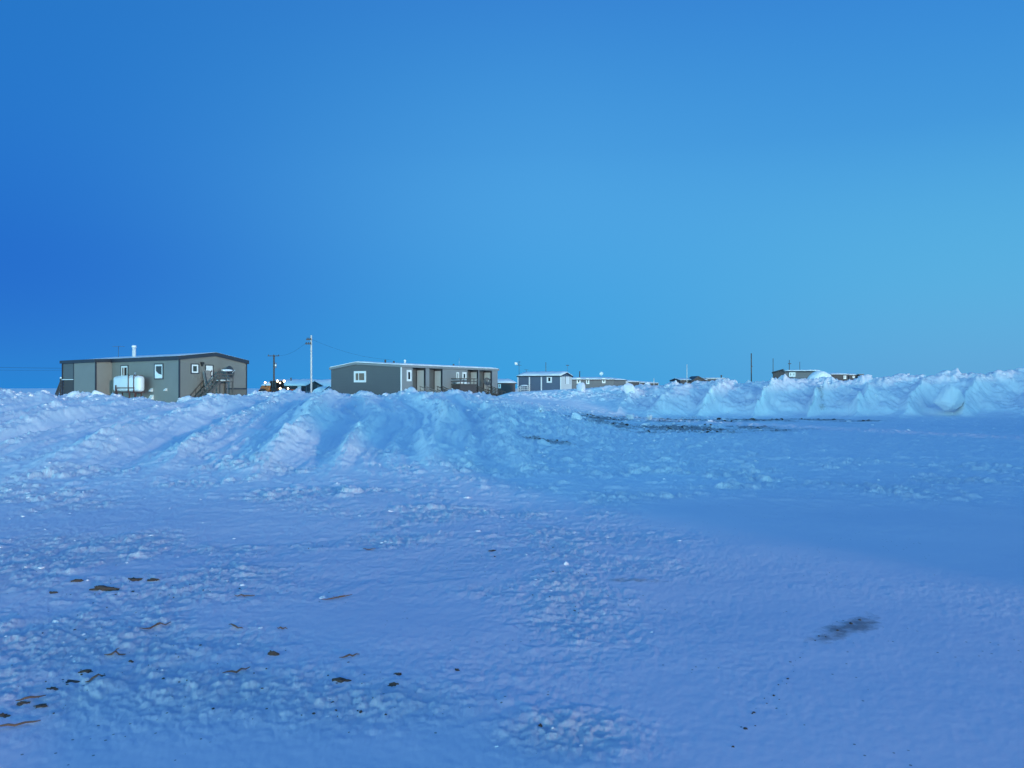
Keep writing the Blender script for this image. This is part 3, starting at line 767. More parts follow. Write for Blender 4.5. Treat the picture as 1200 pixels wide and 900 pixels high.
def stairs(parent_name, label, origin, rz, width, run, rise, top_len, rail=.95, mats=WOOD, snow=True, cat="steps", deck_rail=True, group=None):
    """a landing (local x 0..top_len, y -width..0) with a flight going down along -x... rails both sides"""
    t = thing(parent_name, label, cat, origin, rz, group)
    nst = max(3, int(rise / .19))
    MB().box(0, top_len, -width, 0, rise - .12, rise).build("landing", mats, t)
    tr = MB()
    for i in range(nst):
        xx = -run * (i + 1) / nst; zz = rise * (1 - (i + 1) / (nst + 1))
        tr.box(xx, xx + run / nst + .03, -width + .06, -.06, zz - .05, zz)
    tr.build("treads", mats, t)
    for yy in (-width + .03, -.03):
        MB().bar((0, yy, rise - .15), (-run, yy, -.05), .05, .24).build("stringer", mats, t)
        b = MB(); b.bar((0, yy, rise + rail), (-run, yy, rail - .1), .06, .11)
        b.bar((0, yy, rise + rail * .5), (-run, yy, rail * .45 - .1), .05, .09)
        for q in np.linspace(.05, .98, 5):
            b.bar((-run * q, yy, rise * (1 - q) - .1), (-run * q, yy, rise * (1 - q) + rail - .05 * q), .06)
        b.build("stair_railing", mats, t)
    for xx in (.06, top_len - .06):
        for yy in (-width + .06, -.06):
            MB().bar((xx, yy, -.3), (xx, yy, rise - .12), .11).build("post", mats, t)
    if deck_rail:
        b = MB()
        y_ = -width + .03
        for hz in (.3, .62, .95):
            b.bar((0, y_, rise + hz), (top_len, y_, rise + hz), .05, .12)
        for q in np.linspace(.04, top_len - .04, max(3, int(top_len / .45))):
            b.bar((q, y_, rise), (q, y_, rise + .95), .07)
        for hz in (.3, .62, .95):
            b.bar((top_len - .03, y_, rise + hz), (top_len - .03, -.03, rise + hz), .05, .12)
        b.build("landing_railing", mats, t)
        if snow:
            MB().lump((top_len * .55, y_, rise + 1.03), (top_len * .42, .12, .10), 4, 3, .25).build("rail_snow", LOOSE, t, True)
    if snow:
        MB().lump((top_len * .5, -width * .5, rise + .02), (top_len * .48, width * .42, .10), 9, 3, .25).build("landing_snow", LOOSE, t, True)
    return t

# ------------------------------------------------------------------ the taupe house with the oil tank (left)
def oil_house():
    F = Frame(210, 73, math.atan2(-.588, .807), .1)
    G = .1
    t = thing("long_house", "long taupe house with white oil tank outside and shiny flue on a dark edged roof", "house", F.loc(), F.rz)
    ye = 7.3
    xb = F.onx(131)                                     # inner corner of the bay
    p = -F.ony(112, xb)                                 # how far the bay stands forward
    xl, xp = F.onx(73, -p), F.onx(86.5, -p)             # left end; edge of the porch
    za = F.z(420.5, 0, 0); zr = F.z(416.5, 0, F.ony(252)); zb = F.z(425.5, 0, ye)
    yr = F.ony(252)
    w = MB()
    w.prism([(0, -.4), (0, za), (yr, zr), (ye, zb), (ye, -.4)], 'x', xl, 0)
    w.build("wall", TAUPE, t)
    b = MB(); b.box(xp, xb, -p, -.003, -.4, za - .02)
    b.build("bay_wall", TAUPE, t)
    # porch at the far left: dark boards below, wall above, a white ledge between
    zl = F.z(444.5, xl, -p)
    MB().box(xl, xp - .003, -p + .06, -.003, zl, za - .02).build("porch_wall", GREYSIDE, t)
    MB().box(xl, xp - .003, -p + .12, -.003, .2, zl - .08).build("porch_boards", BROWNSIDE, t)
    MB().box(xl - .05, xp - .005, -p - .05, -.003, zl - .08, zl - .003).build("porch_ledge", WHITE, t)
    # dark corner trims
    for (x, y) in ((xb + .0, -p), (xp, -p), (0, 0), (0, ye), (xl, -p)):
        MB().box(x - .09, x + .035, y - .035, y + .09, -.4, za - .05 if y < 5 else zb - .05).build("corner_trim", NAVY, t)
    r = gable_roof(t, xl, 0, -.0, ye, yr, za + .30, zb + .30, zr + .30, .36, NAVY, .02, .2)
    # forward eave over the bay
    MB().prism([(-p - .2, za - .12), (-p - .2, za + .20), (-.21, za + .288), (-.21, za - .05)], 'x', xl - .2, xb + .2).build("bay_roof", NAVY, t)
    cx = F.onx(157, 2.0)
    flue(r, cx, 2.0, za + .1, F.z(404.5, cx, 2.0), .19, BRIGHT)
    # skirting under the gable's far end
    ys = F.ony(264)
    MB().box(-.3, .06, ys, ye - .02, -.4, F.z(455, 0, ys + 2)).build("skirting", SKIRT, t)
    MB().box(.06, .09, ys, ye - .02, F.z(455.2, 0, ys + 2) - .1, F.z(455, 0, ys + 2) + .02).build("skirting_cap", NAVY, t)
    # openings
    a0, a1 = F.onx(142, 0), F.onx(150.5, 0)
    opening(t, 'y', 0, a0, a1, F.z(446, a0, 0), F.z(428, a0, 0), -1, snow=False, mull=.4)
    a0, a1 = F.onx(181.3), F.onx(191.6)
    opening(t, 'y', 0, a0, a1, F.z(444.6, a0, 0), F.z(426.2, a0, 0), -1, snow=True)
    a0, a1 = F.ony(223.3), F.ony(233)
    opening(t, 'x', 0, a0, a1, F.z(438, 0, a0), F.z(426, 0, a0), 1, snow=False)
    a0, a1 = F.ony(240), F.ony(249.8)
    zd = F.z(446.0, 0, a0)
    opening(t, 'x', 0, a0, a1, zd, F.z(427.3, 0, a0), 1, 'door', NAVY, WHITE)
    a0 = F.ony(236.3)
    zz = F.z(426.5, 0, a0)
    MB().box(.003, .22, a0 - .14, a0 + .14, zz - .05, zz + .18).box(.05, .18, a0 - .08, a0 + .05, zz - .22, zz - .05).build("wall_lamp", BLACK, t)
    for (px, py, s) in ((178, 457, .16), (178.3, 465.5, .24), (195, 456.5, .13)):
        x = F.onx(px); z = F.z(py, x, 0)
        MB().prism([(-.003, z - s), (-.22, z - s * .9), (-.22, z - s * .3), (-.003, z + s)], 'x', x - s * 1.2, x + s * 1.2).build("vent_hood", WHITE, t)
    # landing and steps at the gable door
    a0, a1 = F.ony(247.8), F.ony(264.0)
    zt = zd - .02
    px_, py_ = F.w(.03, a0)
    # stairs' local x runs along the gable (house +y), its -y outwards (house +x)
    run = a0 - F.ony(222.5)
    s = stairs("wooden_landing", "weathered wooden landing with steps and railing at the white gable door of the taupe house", (px_, py_, G), F.rz + R(90), 1.35, run, zt, a1 - a0, 1.0)
    # plywood sheet and a leaning plank against the wall
    a0, a1 = F.ony(236.3), F.ony(245.3)
    o = thing("plywood_sheet", "grey plywood sheet leaning on the gable wall below the lamp", "board", (*F.w(.05, (a0 + a1) / 2), G + F.z(457, 0, a0)), F.rz)
    hgt = F.z(434, 0, a0) - F.z(457, 0, a0)
    MB().prism([(.55, 0), (.58, 0), (.04, hgt), (.01, hgt)], 'y', -(a1 - a0) / 2, (a1 - a0) / 2).build("sheet", PLY, o)
    MB().bar((.6, -(a1 - a0) / 2, .02), (.55, (a1 - a0) / 2, .02), .06).build("foot_batten", WOOD, o)
    a0 = F.ony(234.6); a1 = F.ony(237.0)
    q0 = F.w(.9, a1); q1 = F.w(.75, a0)
    o = MB().bar((*q0, G + F.z(452, .6, a1)), (*q1, G + F.z(435, .2, a0)), .14, .05).build("leaning_plank", NAVY)
    tag(o, "dark plank leaning beside the plywood sheet on the gable", "plank")
    # dish on the landing's outer corner
    y_ = F.ony(268.4, 1.0); q = F.w(1.0, y_)
    dish((*q, G + F.z(436, 1.0, y_)), .60, (.95, -.28, .25), "dark satellite dish seen edge on at the corner of the wooden landing", F.z(436, 1, y_) + .2)
    # far left steps
    x_ = xl - .1; q = F.w(x_ - .9, -.1)
    stairs("side_steps", "dark snow dusted steps descending at the left end of the taupe house", (*F.w(x_ - .5, -p + 1.0), G), F.rz, 1.0, 1.5, F.z(455, xl, -p) + .1, .5, .55, BROWNSIDE)
    # oil tank in front of the wall
    yt = -1.0
    x0, x1 = F.onx(136, yt), F.onx(166.3, yt)
    z0, z1 = F.z(459, x0, yt), F.z(441, x0, yt)
    q = F.w((x0 + x1) / 2, yt); ln = (x1 - x0) / 2; hz = (z1 - z0)
    k = thing("oil_tank", "white heating oil tank on a rusty stand by the taupe house wall", "oil tank", (*q, G), F.rz)
    b = MB(); b.box(-ln, ln, -.38, .38, z0, z1, .30); b.build("tank", TANK, k, True)
    for xx in (ln * .28, ln * .70):
        m_ = MB()
        m_.bar((xx, -.41, z0 - .08), (xx, -.41, z1 + .03), .10, .05).bar((xx, .41, z0 - .08), (xx, .41, z1 + .03), .10, .05).bar((xx, -.43, z1 + .03), (xx, .43, z1 + .03), .10, .05)
        m_.build("strap", RUST, k)
    MB().bar((-ln * .68, -.44, z0 + .38), (ln * .74, -.44, z0 + .38), .05, .09).bar((-ln * .68, -.44, z0 - .1), (-ln * .68, -.44, z0 + .66), .09).build("guard_rail", RUST, k)
    for xx in (-ln * .75, ln * .30, ln * .72):
        for yy in (-.32, .32):
            MB().bar((xx, yy, -.2), (xx, yy, z0 - .03), .10).build("leg", RUST, k)
    MB().bar((-ln * .95, .0, z0 - .05), (ln * .95, 0, z0 - .05), .7, .07).build("cradle", RUST, k)
    MB().bar((-ln * .62, -.46, z0 + .3), (-ln * .12, -.75, .2), .07, .07).build("brace", RUST, k)
    MB().lathe([(.07, 0), (.07, .25), (.10, .26), (.10, .34), (.02, .36)], (ln * .5, 0, z1 - .03), (0, 0, 1), 10).build("filler_cap", STEEL, k)
    MB().lump((0, 0, z1 + .02), (ln * .8, .30, .05), 2, 3, .2).build("tank_snow", LOOSE, k, True)
    # antenna on the roof
    x = F.onx(138.7, 3.0); zz = zr + .2
    antenna((*F.w(x, 3.0), G + za + .3), F.z(405.5, x, 3.0) - za - .3, "thin tee shaped antenna on the taupe house roof left of the flue", ((.97, 1.25),), DISH, .25, .02)
oil_house()

# ------------------------------------------------------------------ the dark grey row house with recessed doors
def row_house():
    F = Frame(470, 100, R(60), .3); G = .3
    t = thing("row_house", "long dark grey row house with snow edged roof and recessed pale doors", "row house", F.loc(), F.rz)
    ye = F.ony(388); yr = F.ony(417)
    za = F.z(430, 0, 0); zr = F.z(427, 0, yr); zb = F.z(433, 0, ye)
    x1 = F.onx(583)
    bays = [(483.3, 488, 497.2), (503.0, 508.7, 517), (547.6, 551, 559), (561.5, 566.8, 575)]
    BAY = []
    for a, b, c_ in bays:
        xr = F.onx(c_ + 1.0); p = max(.9, F.ony(b, xr)); BAY.append((F.onx(a), xr, p))
    w = MB(); cur = 0.0
    def sec(xa, xb_, y0):
        w.prism([(y0, -.4), (y0, za + (zr - za) * y0 / yr), (yr, zr), (ye, zb), (ye, -.4)], 'x', xa, xb_)
    for xa, xr, p in BAY:
        sec(cur, xa, 0); sec(xa, xr, p); cur = xr
    sec(cur, x1, 0)
    w.build("wall", GREYSIDE, t)
    # long front painted paler than the gable, as lit from the right, between the recesses, 3 cm proud
    cur = .03
    for xa, xr, p in BAY + [(x1, None, None)]:
        MB().box(cur, xa, -.03, -.002, -.4, za - .05).build("lit_front", GREYLIGHT, t)
        cur = xr
    gable_roof(t, 0, x1, 0, ye, yr, za + .28, zb + .28, zr + .28, .30, GREYLIGHT, .17, .2)
    MB().box(-.05, .10, -.06, .06, -.4, za - .04).build("corner_trim", WHITE, t)
    a0, a1 = F.ony(429), F.ony(415)
    opening(t, 'x', 0, a0, a1, F.z(448, 0, a0), F.z(434.8, 0, a0), -1, 'window', WHITE, WHITE, WARMGLASS, mull=.62, tw=.12)
    a0, a1 = F.ony(429.5), F.ony(423.5)
    MB().box(-.08, .03, min(a0, a1), max(a0, a1), F.z(461.5, 0, a0), F.z(457, 0, a0)).build("crawl_hatch", BROWNSIDE, t)
    for (l, r_, ty, by) in ((476.3, 481.7, 433.5, 446.7), (534.6, 537.3, 436, 444.5), (541.5, 546, 436, 445)):
        a0, a1 = F.onx(l), F.onx(r_)
        opening(t, 'y', -.03, a0, a1, F.z(by, a0, 0), F.z(ty, a0, 0), -1, 'window', WHITE, WHITE, GLASS, tw=.12)
    for i, (xa, xr, p) in enumerate(BAY):
        z0 = .75
        opening(t, 'x', xr, .08, p - .05, z0, za - .25, -1, 'door', NAVY, PALEDOOR, tw=.08)
        MB().box(xr - .14, xr + .0, -.09, -.032, -.3, za - .06).build("porch_post", NAVY, t)
        # steps go down away from the wall
        lab = ["snowy steps with sloped rails below the first recessed door nearest the big gable", "steps with long sloped rails below the second recessed door of the row house",
               "steps with paired sloped rails right of the raised deck", "steps with sloped rails at the far end door of the row house"][i]
        wdt = min(1.2, xr - xa - .1)
        q = F.w(xr - .15 - wdt, -.08)
        stairs("entry_steps", lab, (*q, G), F.rz + R(90), wdt, 2.6, .78, .02 + .55, .9, WOOD if i != 0 else PLY, True, "steps", False, "steps along the row house")
    # raised deck in the middle
    xa, xb_ = F.onx(528), F.onx(548)
    d = thing("raised_deck", "raised wooden deck with snow on its rail in the middle of the row house", "deck", (*F.w((xa + xb_) / 2, -.1), G), F.rz)
    hw = (xb_ - xa) / 2
    zt = F.z(449, xa, 0) - .1
    MB().box(-hw, hw, -1.6, 0, zt - .15, zt).build("platform", WOOD, d)
    MB().box(-hw + .1, hw - .1, -1.5, -.1, -.2, zt - .153).build("lattice_skirt", BROWNSIDE, d)
    rl_ = MB()
    for hz in (.35, .75):
        rl_.bar((-hw, -1.57, zt + hz), (hw, -1.57, zt + hz), .05, .12)
        rl_.bar((-hw, -1.57, zt + hz), (-hw, 0, zt + hz), .05, .12)
    for q in np.linspace(-hw, hw, 6): rl_.bar((q, -1.57, zt), (q, -1.57, zt + .75), .08)
    rl_.build("railing", WOOD, d)
    MB().lump((-hw * .3, -1.0, zt + .12), (hw * .75, .55, .18), 6, 3, .3).build("deck_snow", LOOSE, d, True)
    x_ = F.onx(570.6, -.6); q = F.w(x_, -.6)
    dish((*q, G + F.z(447.5, x_, -.6)), .62, (.35, -.9, .2), "dark round satellite dish in front of the far end door of the row house", 1.2)
    # roof clutter
    rf = [o for o in bpy.data.objects if o.parent == t and o.name.startswith("roof")][0]
    zroof = lambda y: za + .28 + (zr - za) * y / yr + .2
    for (px, top, m_) in ((451.5, 421.5, DARKPOLE), (461.5, 423, DARKPOLE), (531.5, 426.5, DARKPOLE)):
        y_ = 4.0; x_ = F.onx(px, y_)
        if x_ < .3: x_, y_ = 1.0, F.ony(px, 1.0)
        flue(rf, x_, y_, zroof(y_) - .3, F.z(top, x_, y_), .10, m_, "roof_vent")
    x_ = F.onx(474.5, 2.0)
    flue(rf, x_, 2.0, zroof(2) - .3, F.z(421.5, x_, 2.0), .12, BRIGHT, "chimney")
    x_ = F.onx(538, 3.0)
    antenna((*F.w(x_, 3.0), G + zroof(3) - .1), F.z(419, x_, 3) - zroof(3) + .1, "thin whip antenna on the row house roof above its deck", (), STEEL, 0, .02)
    # white stack of boards at the near corner
    q = pt(466, 461, 97)
    s = thing("snowy_pallet", "low snow covered pallet at the near corner of the row house", "pallet", (q[0], q[1], .6), R(20))
    MB().box(-.7, .6, -.4, .4, .0, .14).box(-.7, .6, -.4, .4, .2, .30).build("boards", WOOD, s)
    MB().lump((-.05, 0, .40), (.68, .42, .13), 8, 3, .25).build("snow_cap", LOOSE, s, True)
    return F, za, G
RH, RHZ, RHG = row_house()

# ------------------------------------------------------------------ the houses farther off
def far_house(name, label, corner_px, d, rz_deg, length, width, eave_py, ridge_up, wall, roofm, wins=(), side='x', snow=.15, z0=.25, gwins=(), porch=None, doors=(), trims=True, gdoors=()):
    """origin at the near corner; long front along local x (y=0), gable wall at x=0 or x=length"""
    F = Frame(corner_px, d, R(rz_deg), z0)
    t = thing(name, label, "house", F.loc(), F.rz)
    za = F.z(eave_py, 0, 0) - .15
    x0, x1 = (0, length) if length > 0 else (length, 0)
    MB().prism([(0, -.5), (0, za), (width / 2, za + ridge_up), (width, za), (width, -.5)], 'x', x0, x1).build("wall", wall, t)
    gable_roof(t, x0, x1, 0, width, width / 2, za + .16, za + .16, za + ridge_up + .16, .2, roofm, snow, .2)
    for (l, r_, ty, by) in wins:
        a0, a1 = F.onx(l), F.onx(r_)
        opening(t, 'y', 0, a0, a1, F.z(by, a0, 0), F.z(ty, a0, 0), -1, 'window', WHITE, WHITE, GLASS, tw=.14)
    for (l, r_, ty, by) in doors:
        a0, a1 = F.onx(l), F.onx(r_)
        opening(t, 'y', 0, a0, a1, F.z(by, a0, 0), F.z(ty, a0, 0), -1, 'door', NAVY, WHITE, tw=.08)
    gx, go = (0, -1) if length > 0 else (0, 1)
    for (l, r_, ty, by) in gwins:
        a0, a1 = F.ony(l, gx), F.ony(r_, gx)
        opening(t, 'x', gx, a0, a1, F.z(by, gx, a0), F.z(ty, gx, a0), go, 'window', WHITE, WHITE, GLASS, tw=.14)
    for (l, r_, ty, by) in gdoors:
        a0, a1 = F.ony(l, gx), F.ony(r_, gx)
        opening(t, 'x', gx, a0, a1, F.z(by, gx, a0), F.z(ty, gx, a0), go, 'door', NAVY, WHITE, tw=.08)
    if trims:
        for xx in (x0, x1):
            MB().box(xx - .08, xx + .08, -.06, .06, -.4, za - .04).build("corner_trim", WHITE if trims == 'w' else NAVY, t)
    return F, t, za

# wooden house behind the pole
F1, t1, z1_ = far_house("wooden_house", "low weathered wooden house with snow covered roof behind the pale pole", 357.5, 125, -12, -7.5, 6.0, 452, .75, PLY, NAVY, snow=.35, z0=.2,
                        doors=((348.5, 353.5, 452.8, 459),), gwins=())
MB().box(-6.6, -.15, -.9, -.003, -.3, z1_ - .12).build("dark_porch", BROWNSIDE, t1)
x_ = F1.onx(350, -.9); 
MB().box(F1.onx(348.8, -.9), F1.onx(353, -.9), -.96, -.90, F1.z(457.6, x_, -.9), F1.z(452.5, x_, -.9)).build("porch_door", WHITE, t1)
flue([o for o in bpy.data.objects if o.parent == t1 and o.name.startswith("roof")][0], F1.onx(341, 2), 2, z1_ + .2, F1.z(442.5, F1.onx(341, 2), 2), .09, DARKPOLE, "chimney")
MB().box(.003, .05, F1.ony(359.5, 0), F1.ony(363, 0), F1.z(458, 0, 1), F1.z(450, 0, 1)).build("wall_panel", WOOD, t1)
MB().box(.003, .05, F1.ony(366.5, 0), F1.ony(371.5, 0), F1.z(458, 0, 3), F1.z(449, 0, 3)).build("wall_panel", WOOD, t1)
# snowed-in shed left of the row house
far_house("snowed_shed", "shed buried under a sloping snow roof left of the dark grey row house", 388, 135, 8, -5.0, 5.0, 454, .9, WHITE, NAVY, snow=.5, z0=.3, trims=False)
# small white house in the gap
far_house("small_white_house", "small white house with one dark window in the gap right of the row house", 583.5, 150, 20, 3.6, 6.0, 448.5, .6, NAVY, NAVY, wins=((583.9, 586.8, 449.5, 455),), snow=.2, z0=.2, trims=False)
# blue house
FB, tb, zb_ = far_house("blue_house", "dark blue house with white corner trims and one square window", 657, 130, -22, -7.7, 6.2, 440, .55, BLUESIDE, NAVY, wins=((640.8, 646.8, 440.6, 448.6),), snow=.22, z0=.25, trims='w',
                        gdoors=((662.3, 667.5, 440.5, 450),))
for px in (620.5, 634.5):
    x_ = FB.onx(px)
    MB().box(x_ - .1, x_ + .1, -.08, -.002, -.4, zb_ - .03).build("batten", WHITE, tb)
MB().box(.004, .03, .1, 6.1, -.3, zb_ - .02).build("pale_gable_cladding", PALEDOOR, tb)
x_ = FB.onx(608, -.05); q = FB.w(FB.onx(614, -1.4), -1.4)
stairs("porch_steps", "small pale railed porch steps at the left end of the blue house", (*FB.w(FB.onx(612.5, -.1), -.08), .25), FB.rz, 1.2, 1.0, .9, 1.4, .9, PALEDOOR, True, "steps")
antenna((*FB.w(FB.onx(608.3, 3), 3), .25 + zb_ + .3), FB.z(423.5, FB.onx(608.3, 3), 3) - zb_ - .3, "antenna with white panel device on the left end of the blue house roof", ((.72, .9), (.96, .5)), DARKPOLE, .3, .035)
antenna((*FB.w(FB.onx(616.8, 3), 3), .25 + zb_ + .3), FB.z(433, FB.onx(616.8, 3), 3) - zb_ - .3, "short antenna on the blue house roof beside the taller one", ((.95, .7),), DARKPOLE, .3, .03)
antenna((*FB.w(FB.onx(639.7, 3), 3), .25 + zb_ + .3), FB.z(424.5, FB.onx(639.7, 3), 3) - zb_ - .3, "straight bare mast in the middle of the blue house roof", (), DARKPOLE, .3, .05)
q = FB.w(FB.onx(604.5, 3), 3)
o = MB().lathe([(.02, 0), (.2, .07), (.3, .14), (.28, .17), (.05, .05)], (0, 0, 0), (.3, -.8, .5), 18).build("reflector", WHITE)
dt = thing("white_dish", "small white dish on the mast at the left end of the blue house", "satellite dish", (q[0], q[1], FB.z(426.5, FB.onx(604.5, 3), 3) + .25))
o.parent = dt
MB().tube([(0, 0, 0), (.55, 0, -.2)], .03, 6).build("mounting_arm", STEEL, dt)
# grey house
FG, tg, zg = far_house("grey_house", "long brownish grey house with two white windows right of the blue house", 668.5, 165, 7, 9.5, 7.0, 444.5, .4, FARSIDE, NAVY, wins=((675.8, 680.3, 442.8, 449.5), (686.8, 690.5, 443.3, 450), (705.5, 709.5, 443.3, 449)), snow=.15, z0=.25, trims=False)
flue([o for o in bpy.data.objects if o.parent == tg and o.name.startswith("roof")][0], FG.onx(679.3, 3), 3, zg, FG.z(435, FG.onx(679.3, 3), 3), .1, DARKPOLE, "chimney")
xg = FG.onx(705, 3)
dish((*FG.w(xg, 3), .25 + FG.z(438, xg, 3)), .42, (-.4, -.8, .35), "small white satellite dish on the long brownish grey house roof", .6, WHITE)
far_house("grey_house", "grey house with pale corner posts just behind the long brownish grey one", 713, 185, 42, 6.5, 6.5, 445.0, .4, FARSIDE, NAVY, snow=.15, z0=.25, trims='w', wins=((716.5, 718.6, 445.5, 450),))
far_house("brown_house", "dark brown house third from the blue one in the receding row", 727, 225, 45, 9.5, 7, 447.0, .4, BROWNSIDE, GREYLIGHT, snow=.15, z0=.25, trims='w', wins=((734, 736, 447.5, 451),))
far_house("brown_house", "dark house with pale end fourth from the blue one in the receding row", 741, 265, 48, 11, 7, 448.0, .4, BROWNSIDE, GREYLIGHT, snow=.15, z0=.25, trims='w', wins=((746, 748, 448.5, 451),))
far_house("brown_house", "farthest and smallest dark house at the end of the receding row", 752, 300, 40, 10, 7, 448.7, .4, BROWNSIDE, GREYLIGHT, snow=.15, z0=.25, trims='w', wins=((757, 759, 449, 452),))
# behind the right bank
FD, td, zd_ = far_house("dark_gable_house", "dark gabled house almost hidden behind the snow bank in the middle right", 797.5, 170, 4, 5.9, 8, 445.2, .4, BROWNSIDE, NAVY, snow=.10, z0=.25, trims=False)
MB().prism([(2.3, zd_ - .2), (3.6, zd_ + .75), (5.3, zd_ - .2)], 'y', -1.2, 4).build("porch_gable", BROWNSIDE, td)
MB().prism([(2.0, zd_ - .25), (2.0, zd_ - .05), (3.6, zd_ + 1.0), (5.6, zd_ - .05), (5.6, zd_ - .25), (3.6, zd_ + .78)], 'y', -1.4, 4).build("porch_roof", NAVY, td)
FE, te, ze = far_house("flat_dark_house", "low flat dark house right of the gabled one behind the bank", 828, 190, 4, 4.8, 6, 443.5, .15, BROWNSIDE, GREYLIGHT, snow=.12, z0=.25, trims=False)
flue([o for o in bpy.data.objects if o.parent == te and o.name.startswith("roof")][0], 4.4, 2, ze, FE.z(439.5, 4.4, 2), .16, DARKPOLE, "chimney")
FR, tr_, zr_h = far_house("taupe_bank_house", "long taupe grey house with a white double window above the right snow bank", 920, 120, -19, 4.9, 7.5, 434.8, .1, FARSIDE, NAVY, wins=((924.8, 928.4, 436.2, 441.5), (928.6, 932.2, 436.2, 441.5)), snow=.14, z0=.25, trims=False)
MB().prism([(-.004, zr_h + .35), (-1.75, zr_h - .15), (-1.75, -.4), (-.004, -.4)], 'y', .02, 7.4).build("lean_to", BROWNSIDE, tr_)
MB().prism([(-.206, zr_h + .36), (-.206, zr_h + .5), (-1.95, zr_h + .02), (-1.95, -.14 + zr_h)], 'y', -.15, 7.6).build("lean_to_roof", NAVY, tr_)
FS, ts, zs_ = far_house("brown_bank_house", "low dark brown house at the right end behind the snow bank", 974, 150, 5, 3.4, 6, 438.7, .25, BROWNSIDE, NAVY, snow=.12, z0=.25, trims=False, wins=((988.5, 991.5, 439.2, 444),))
far_house("brown_bank_house", "smallest dark hut at the right tip of the houses behind the bank", 995, 160, 5, 1.9, 4, 439.2, .2, BROWNSIDE, NAVY, snow=.12, z0=.25, trims=False, wins=((999, 1001.5, 440, 443),))
q = pt(1007, 438.5, 160)
h_ = thing("chest_hut", "tiny dark box hut standing apart at the right end of the bank houses", "hut", (q[0] + .2, q[1], .25))
MB().box(-.5, .5, -.5, .5, -.3, q[2] - .3).build("wall", NAVY, h_); MB().box(-.6, .6, -.6, .6, q[2] - .3, q[2] - .2).build("roof", GREYLIGHT, h_)
# unseen houses: nearer inferred from its shadow, farther added to shade the bank
def unseen_house(label, x, y, length, width, h):
    t = thing("unseen_house", label, "house", (x, y, 0), R(34))
    MB().prism([(0, -.6), (0, h - .5), (width / 2, h - .1), (width, h - .5), (width, -.6)], 'x', 0, length).build("wall", TAUPE, t)
    gable_roof(t, 0, length, 0, width, width / 2, h - .34, h - .34, h + .06, .3, NAVY, .1, .2)
    for q in (.2, .45, .8):
        opening(t, 'y', 0, length * q, length * q + 1.1, 1.6, 2.9, -1, 'window', NAVY, WHITE, GLASS)
        opening(t, 'y', width, length * q, length * q + 1.1, 1.6, 2.9, 1, 'window', NAVY, WHITE, GLASS)
    opening(t, 'y', width, length * .6, length * .6 + 1.0, .7, 2.8, 1, 'door', NAVY, WHITE)
unseen_house("nearer taupe house on the right outside the view beside the yard", 18.3, -14.2, 21, 8, 5.2)
unseen_house("farther taupe house added unseen on the right to shade the bank", 28.5, 12.3, 31, 9, 4.5)
# drift mound beside the taupe bank house
x, y, z = pt(962, 436.5, 112)
o = MB().lump((0, 0, 0), (2.3, 1.6, 2.1), 77, 4, .14, 1.0).build("snow_drift", LOOSE, None, True)
o.location = (x, y, z - 2.0); tag(o, "smooth snow drift piled against the right end of the taupe bank house", "snow drift")
x, y, z = pt(380, 450, 118)
o = MB().lump((0, 0, 0), (2.2, 2.0, 1.5), 78, 4, .12, 1.0).build("snow_drift", LOOSE, None, True)
o.location = (x, y, z - 1.9); tag(o, "smooth snow drift between the wooden house and the row house", "snow drift")
# dark steps at the back corner of the row house
q = pt(386, 463, 110)
stairs("back_steps", "dark steps at the left rear corner of the row house", (q[0], q[1], .3), R(40), 1.0, 1.3, .8, .6, .9, BROWNSIDE, False, "steps")

# ------------------------------------------------------------------ poles, masts and wires
def pole(px, top, d, r, m, label, arms=(), base=.2, name="utility_pole", cat="utility pole", ins=True):
    x, y, z = pt(px, top, d)
    t = thing(name, label, cat, (x, y, base))
    h = z - base
    MB().tube([(0, 0, -.8), (0, 0, h)], [r, r * .8], 10).build("pole", m, t)
    for (dz, x0, x1, w_) in arms:
        a = MB().bar((x0, -r - .06, h - dz), (x1, -r - .06, h - dz), .10, .12).build("crossarm", DARKPOLE, t)
        if ins:
            for q in (x0 + .12, (x0 + x1) / 2, x1 - .12):
                MB().lathe([(.03, 0), (.06, .03), (.06, .12), (.03, .16)], (q, -r - .06, h - dz + .06), (0, 0, 1), 8).build("insulator", DARKPOLE, a)
    return Vector((x, y, z)), t
pA, tA = pole(364.7, 393, 90, .115, POLE, "tall pale utility pole with small crossarms beside the wooden house", ((.5, -.55, .05, 1), (1.0, -.65, .05, 1)))
pB, tB = pole(321, 416, 120, .16, DARKPOLE, "dark tee topped utility pole behind the yellow loader", ((.15, -.9, .9, 1),))
MB().tube([(.25, 0, 2.6), (.28, 0, 3.4)], .16, 10).build("transformer", STEEL, tB).location = (0, 0, pB.z - 4.8)
pole(805, 427, 150, .07, POLE, "thin pale mast beside the dark gabled house", (), name="radio_mast", cat="mast")
pole(880.5, 414, 130, .11, DARKPOLE, "tallest dark pole standing alone behind the right snow bank", ((2.2, -.14, .14, 1),), ins=False)
pole(906, 420, 125, .06, DARKPOLE, "slender dark mast at the left gable of the taupe bank house", (), name="radio_mast", cat="mast")
pole(925, 422, 128, .07, DARKPOLE, "middle mast above the taupe bank house window", ((.6, -.25, .25, 1),), name="radio_mast", cat="mast", ins=False)
pole(937.3, 424, 128, .05, DARKPOLE, "right hand thin mast above the taupe bank house roof", (), name="radio_mast", cat="mast")
pole(665, 427.5, 150, .04, STEEL, "faint thin mast behind the right end of the blue house", ((.1, -.3, .3, 1),), name="radio_mast", cat="mast", ins=False)
pole(766.3, 443.5, 200, .10, POLE, "short pale post at the right end of the receding row", (), name="marker_post", cat="post")
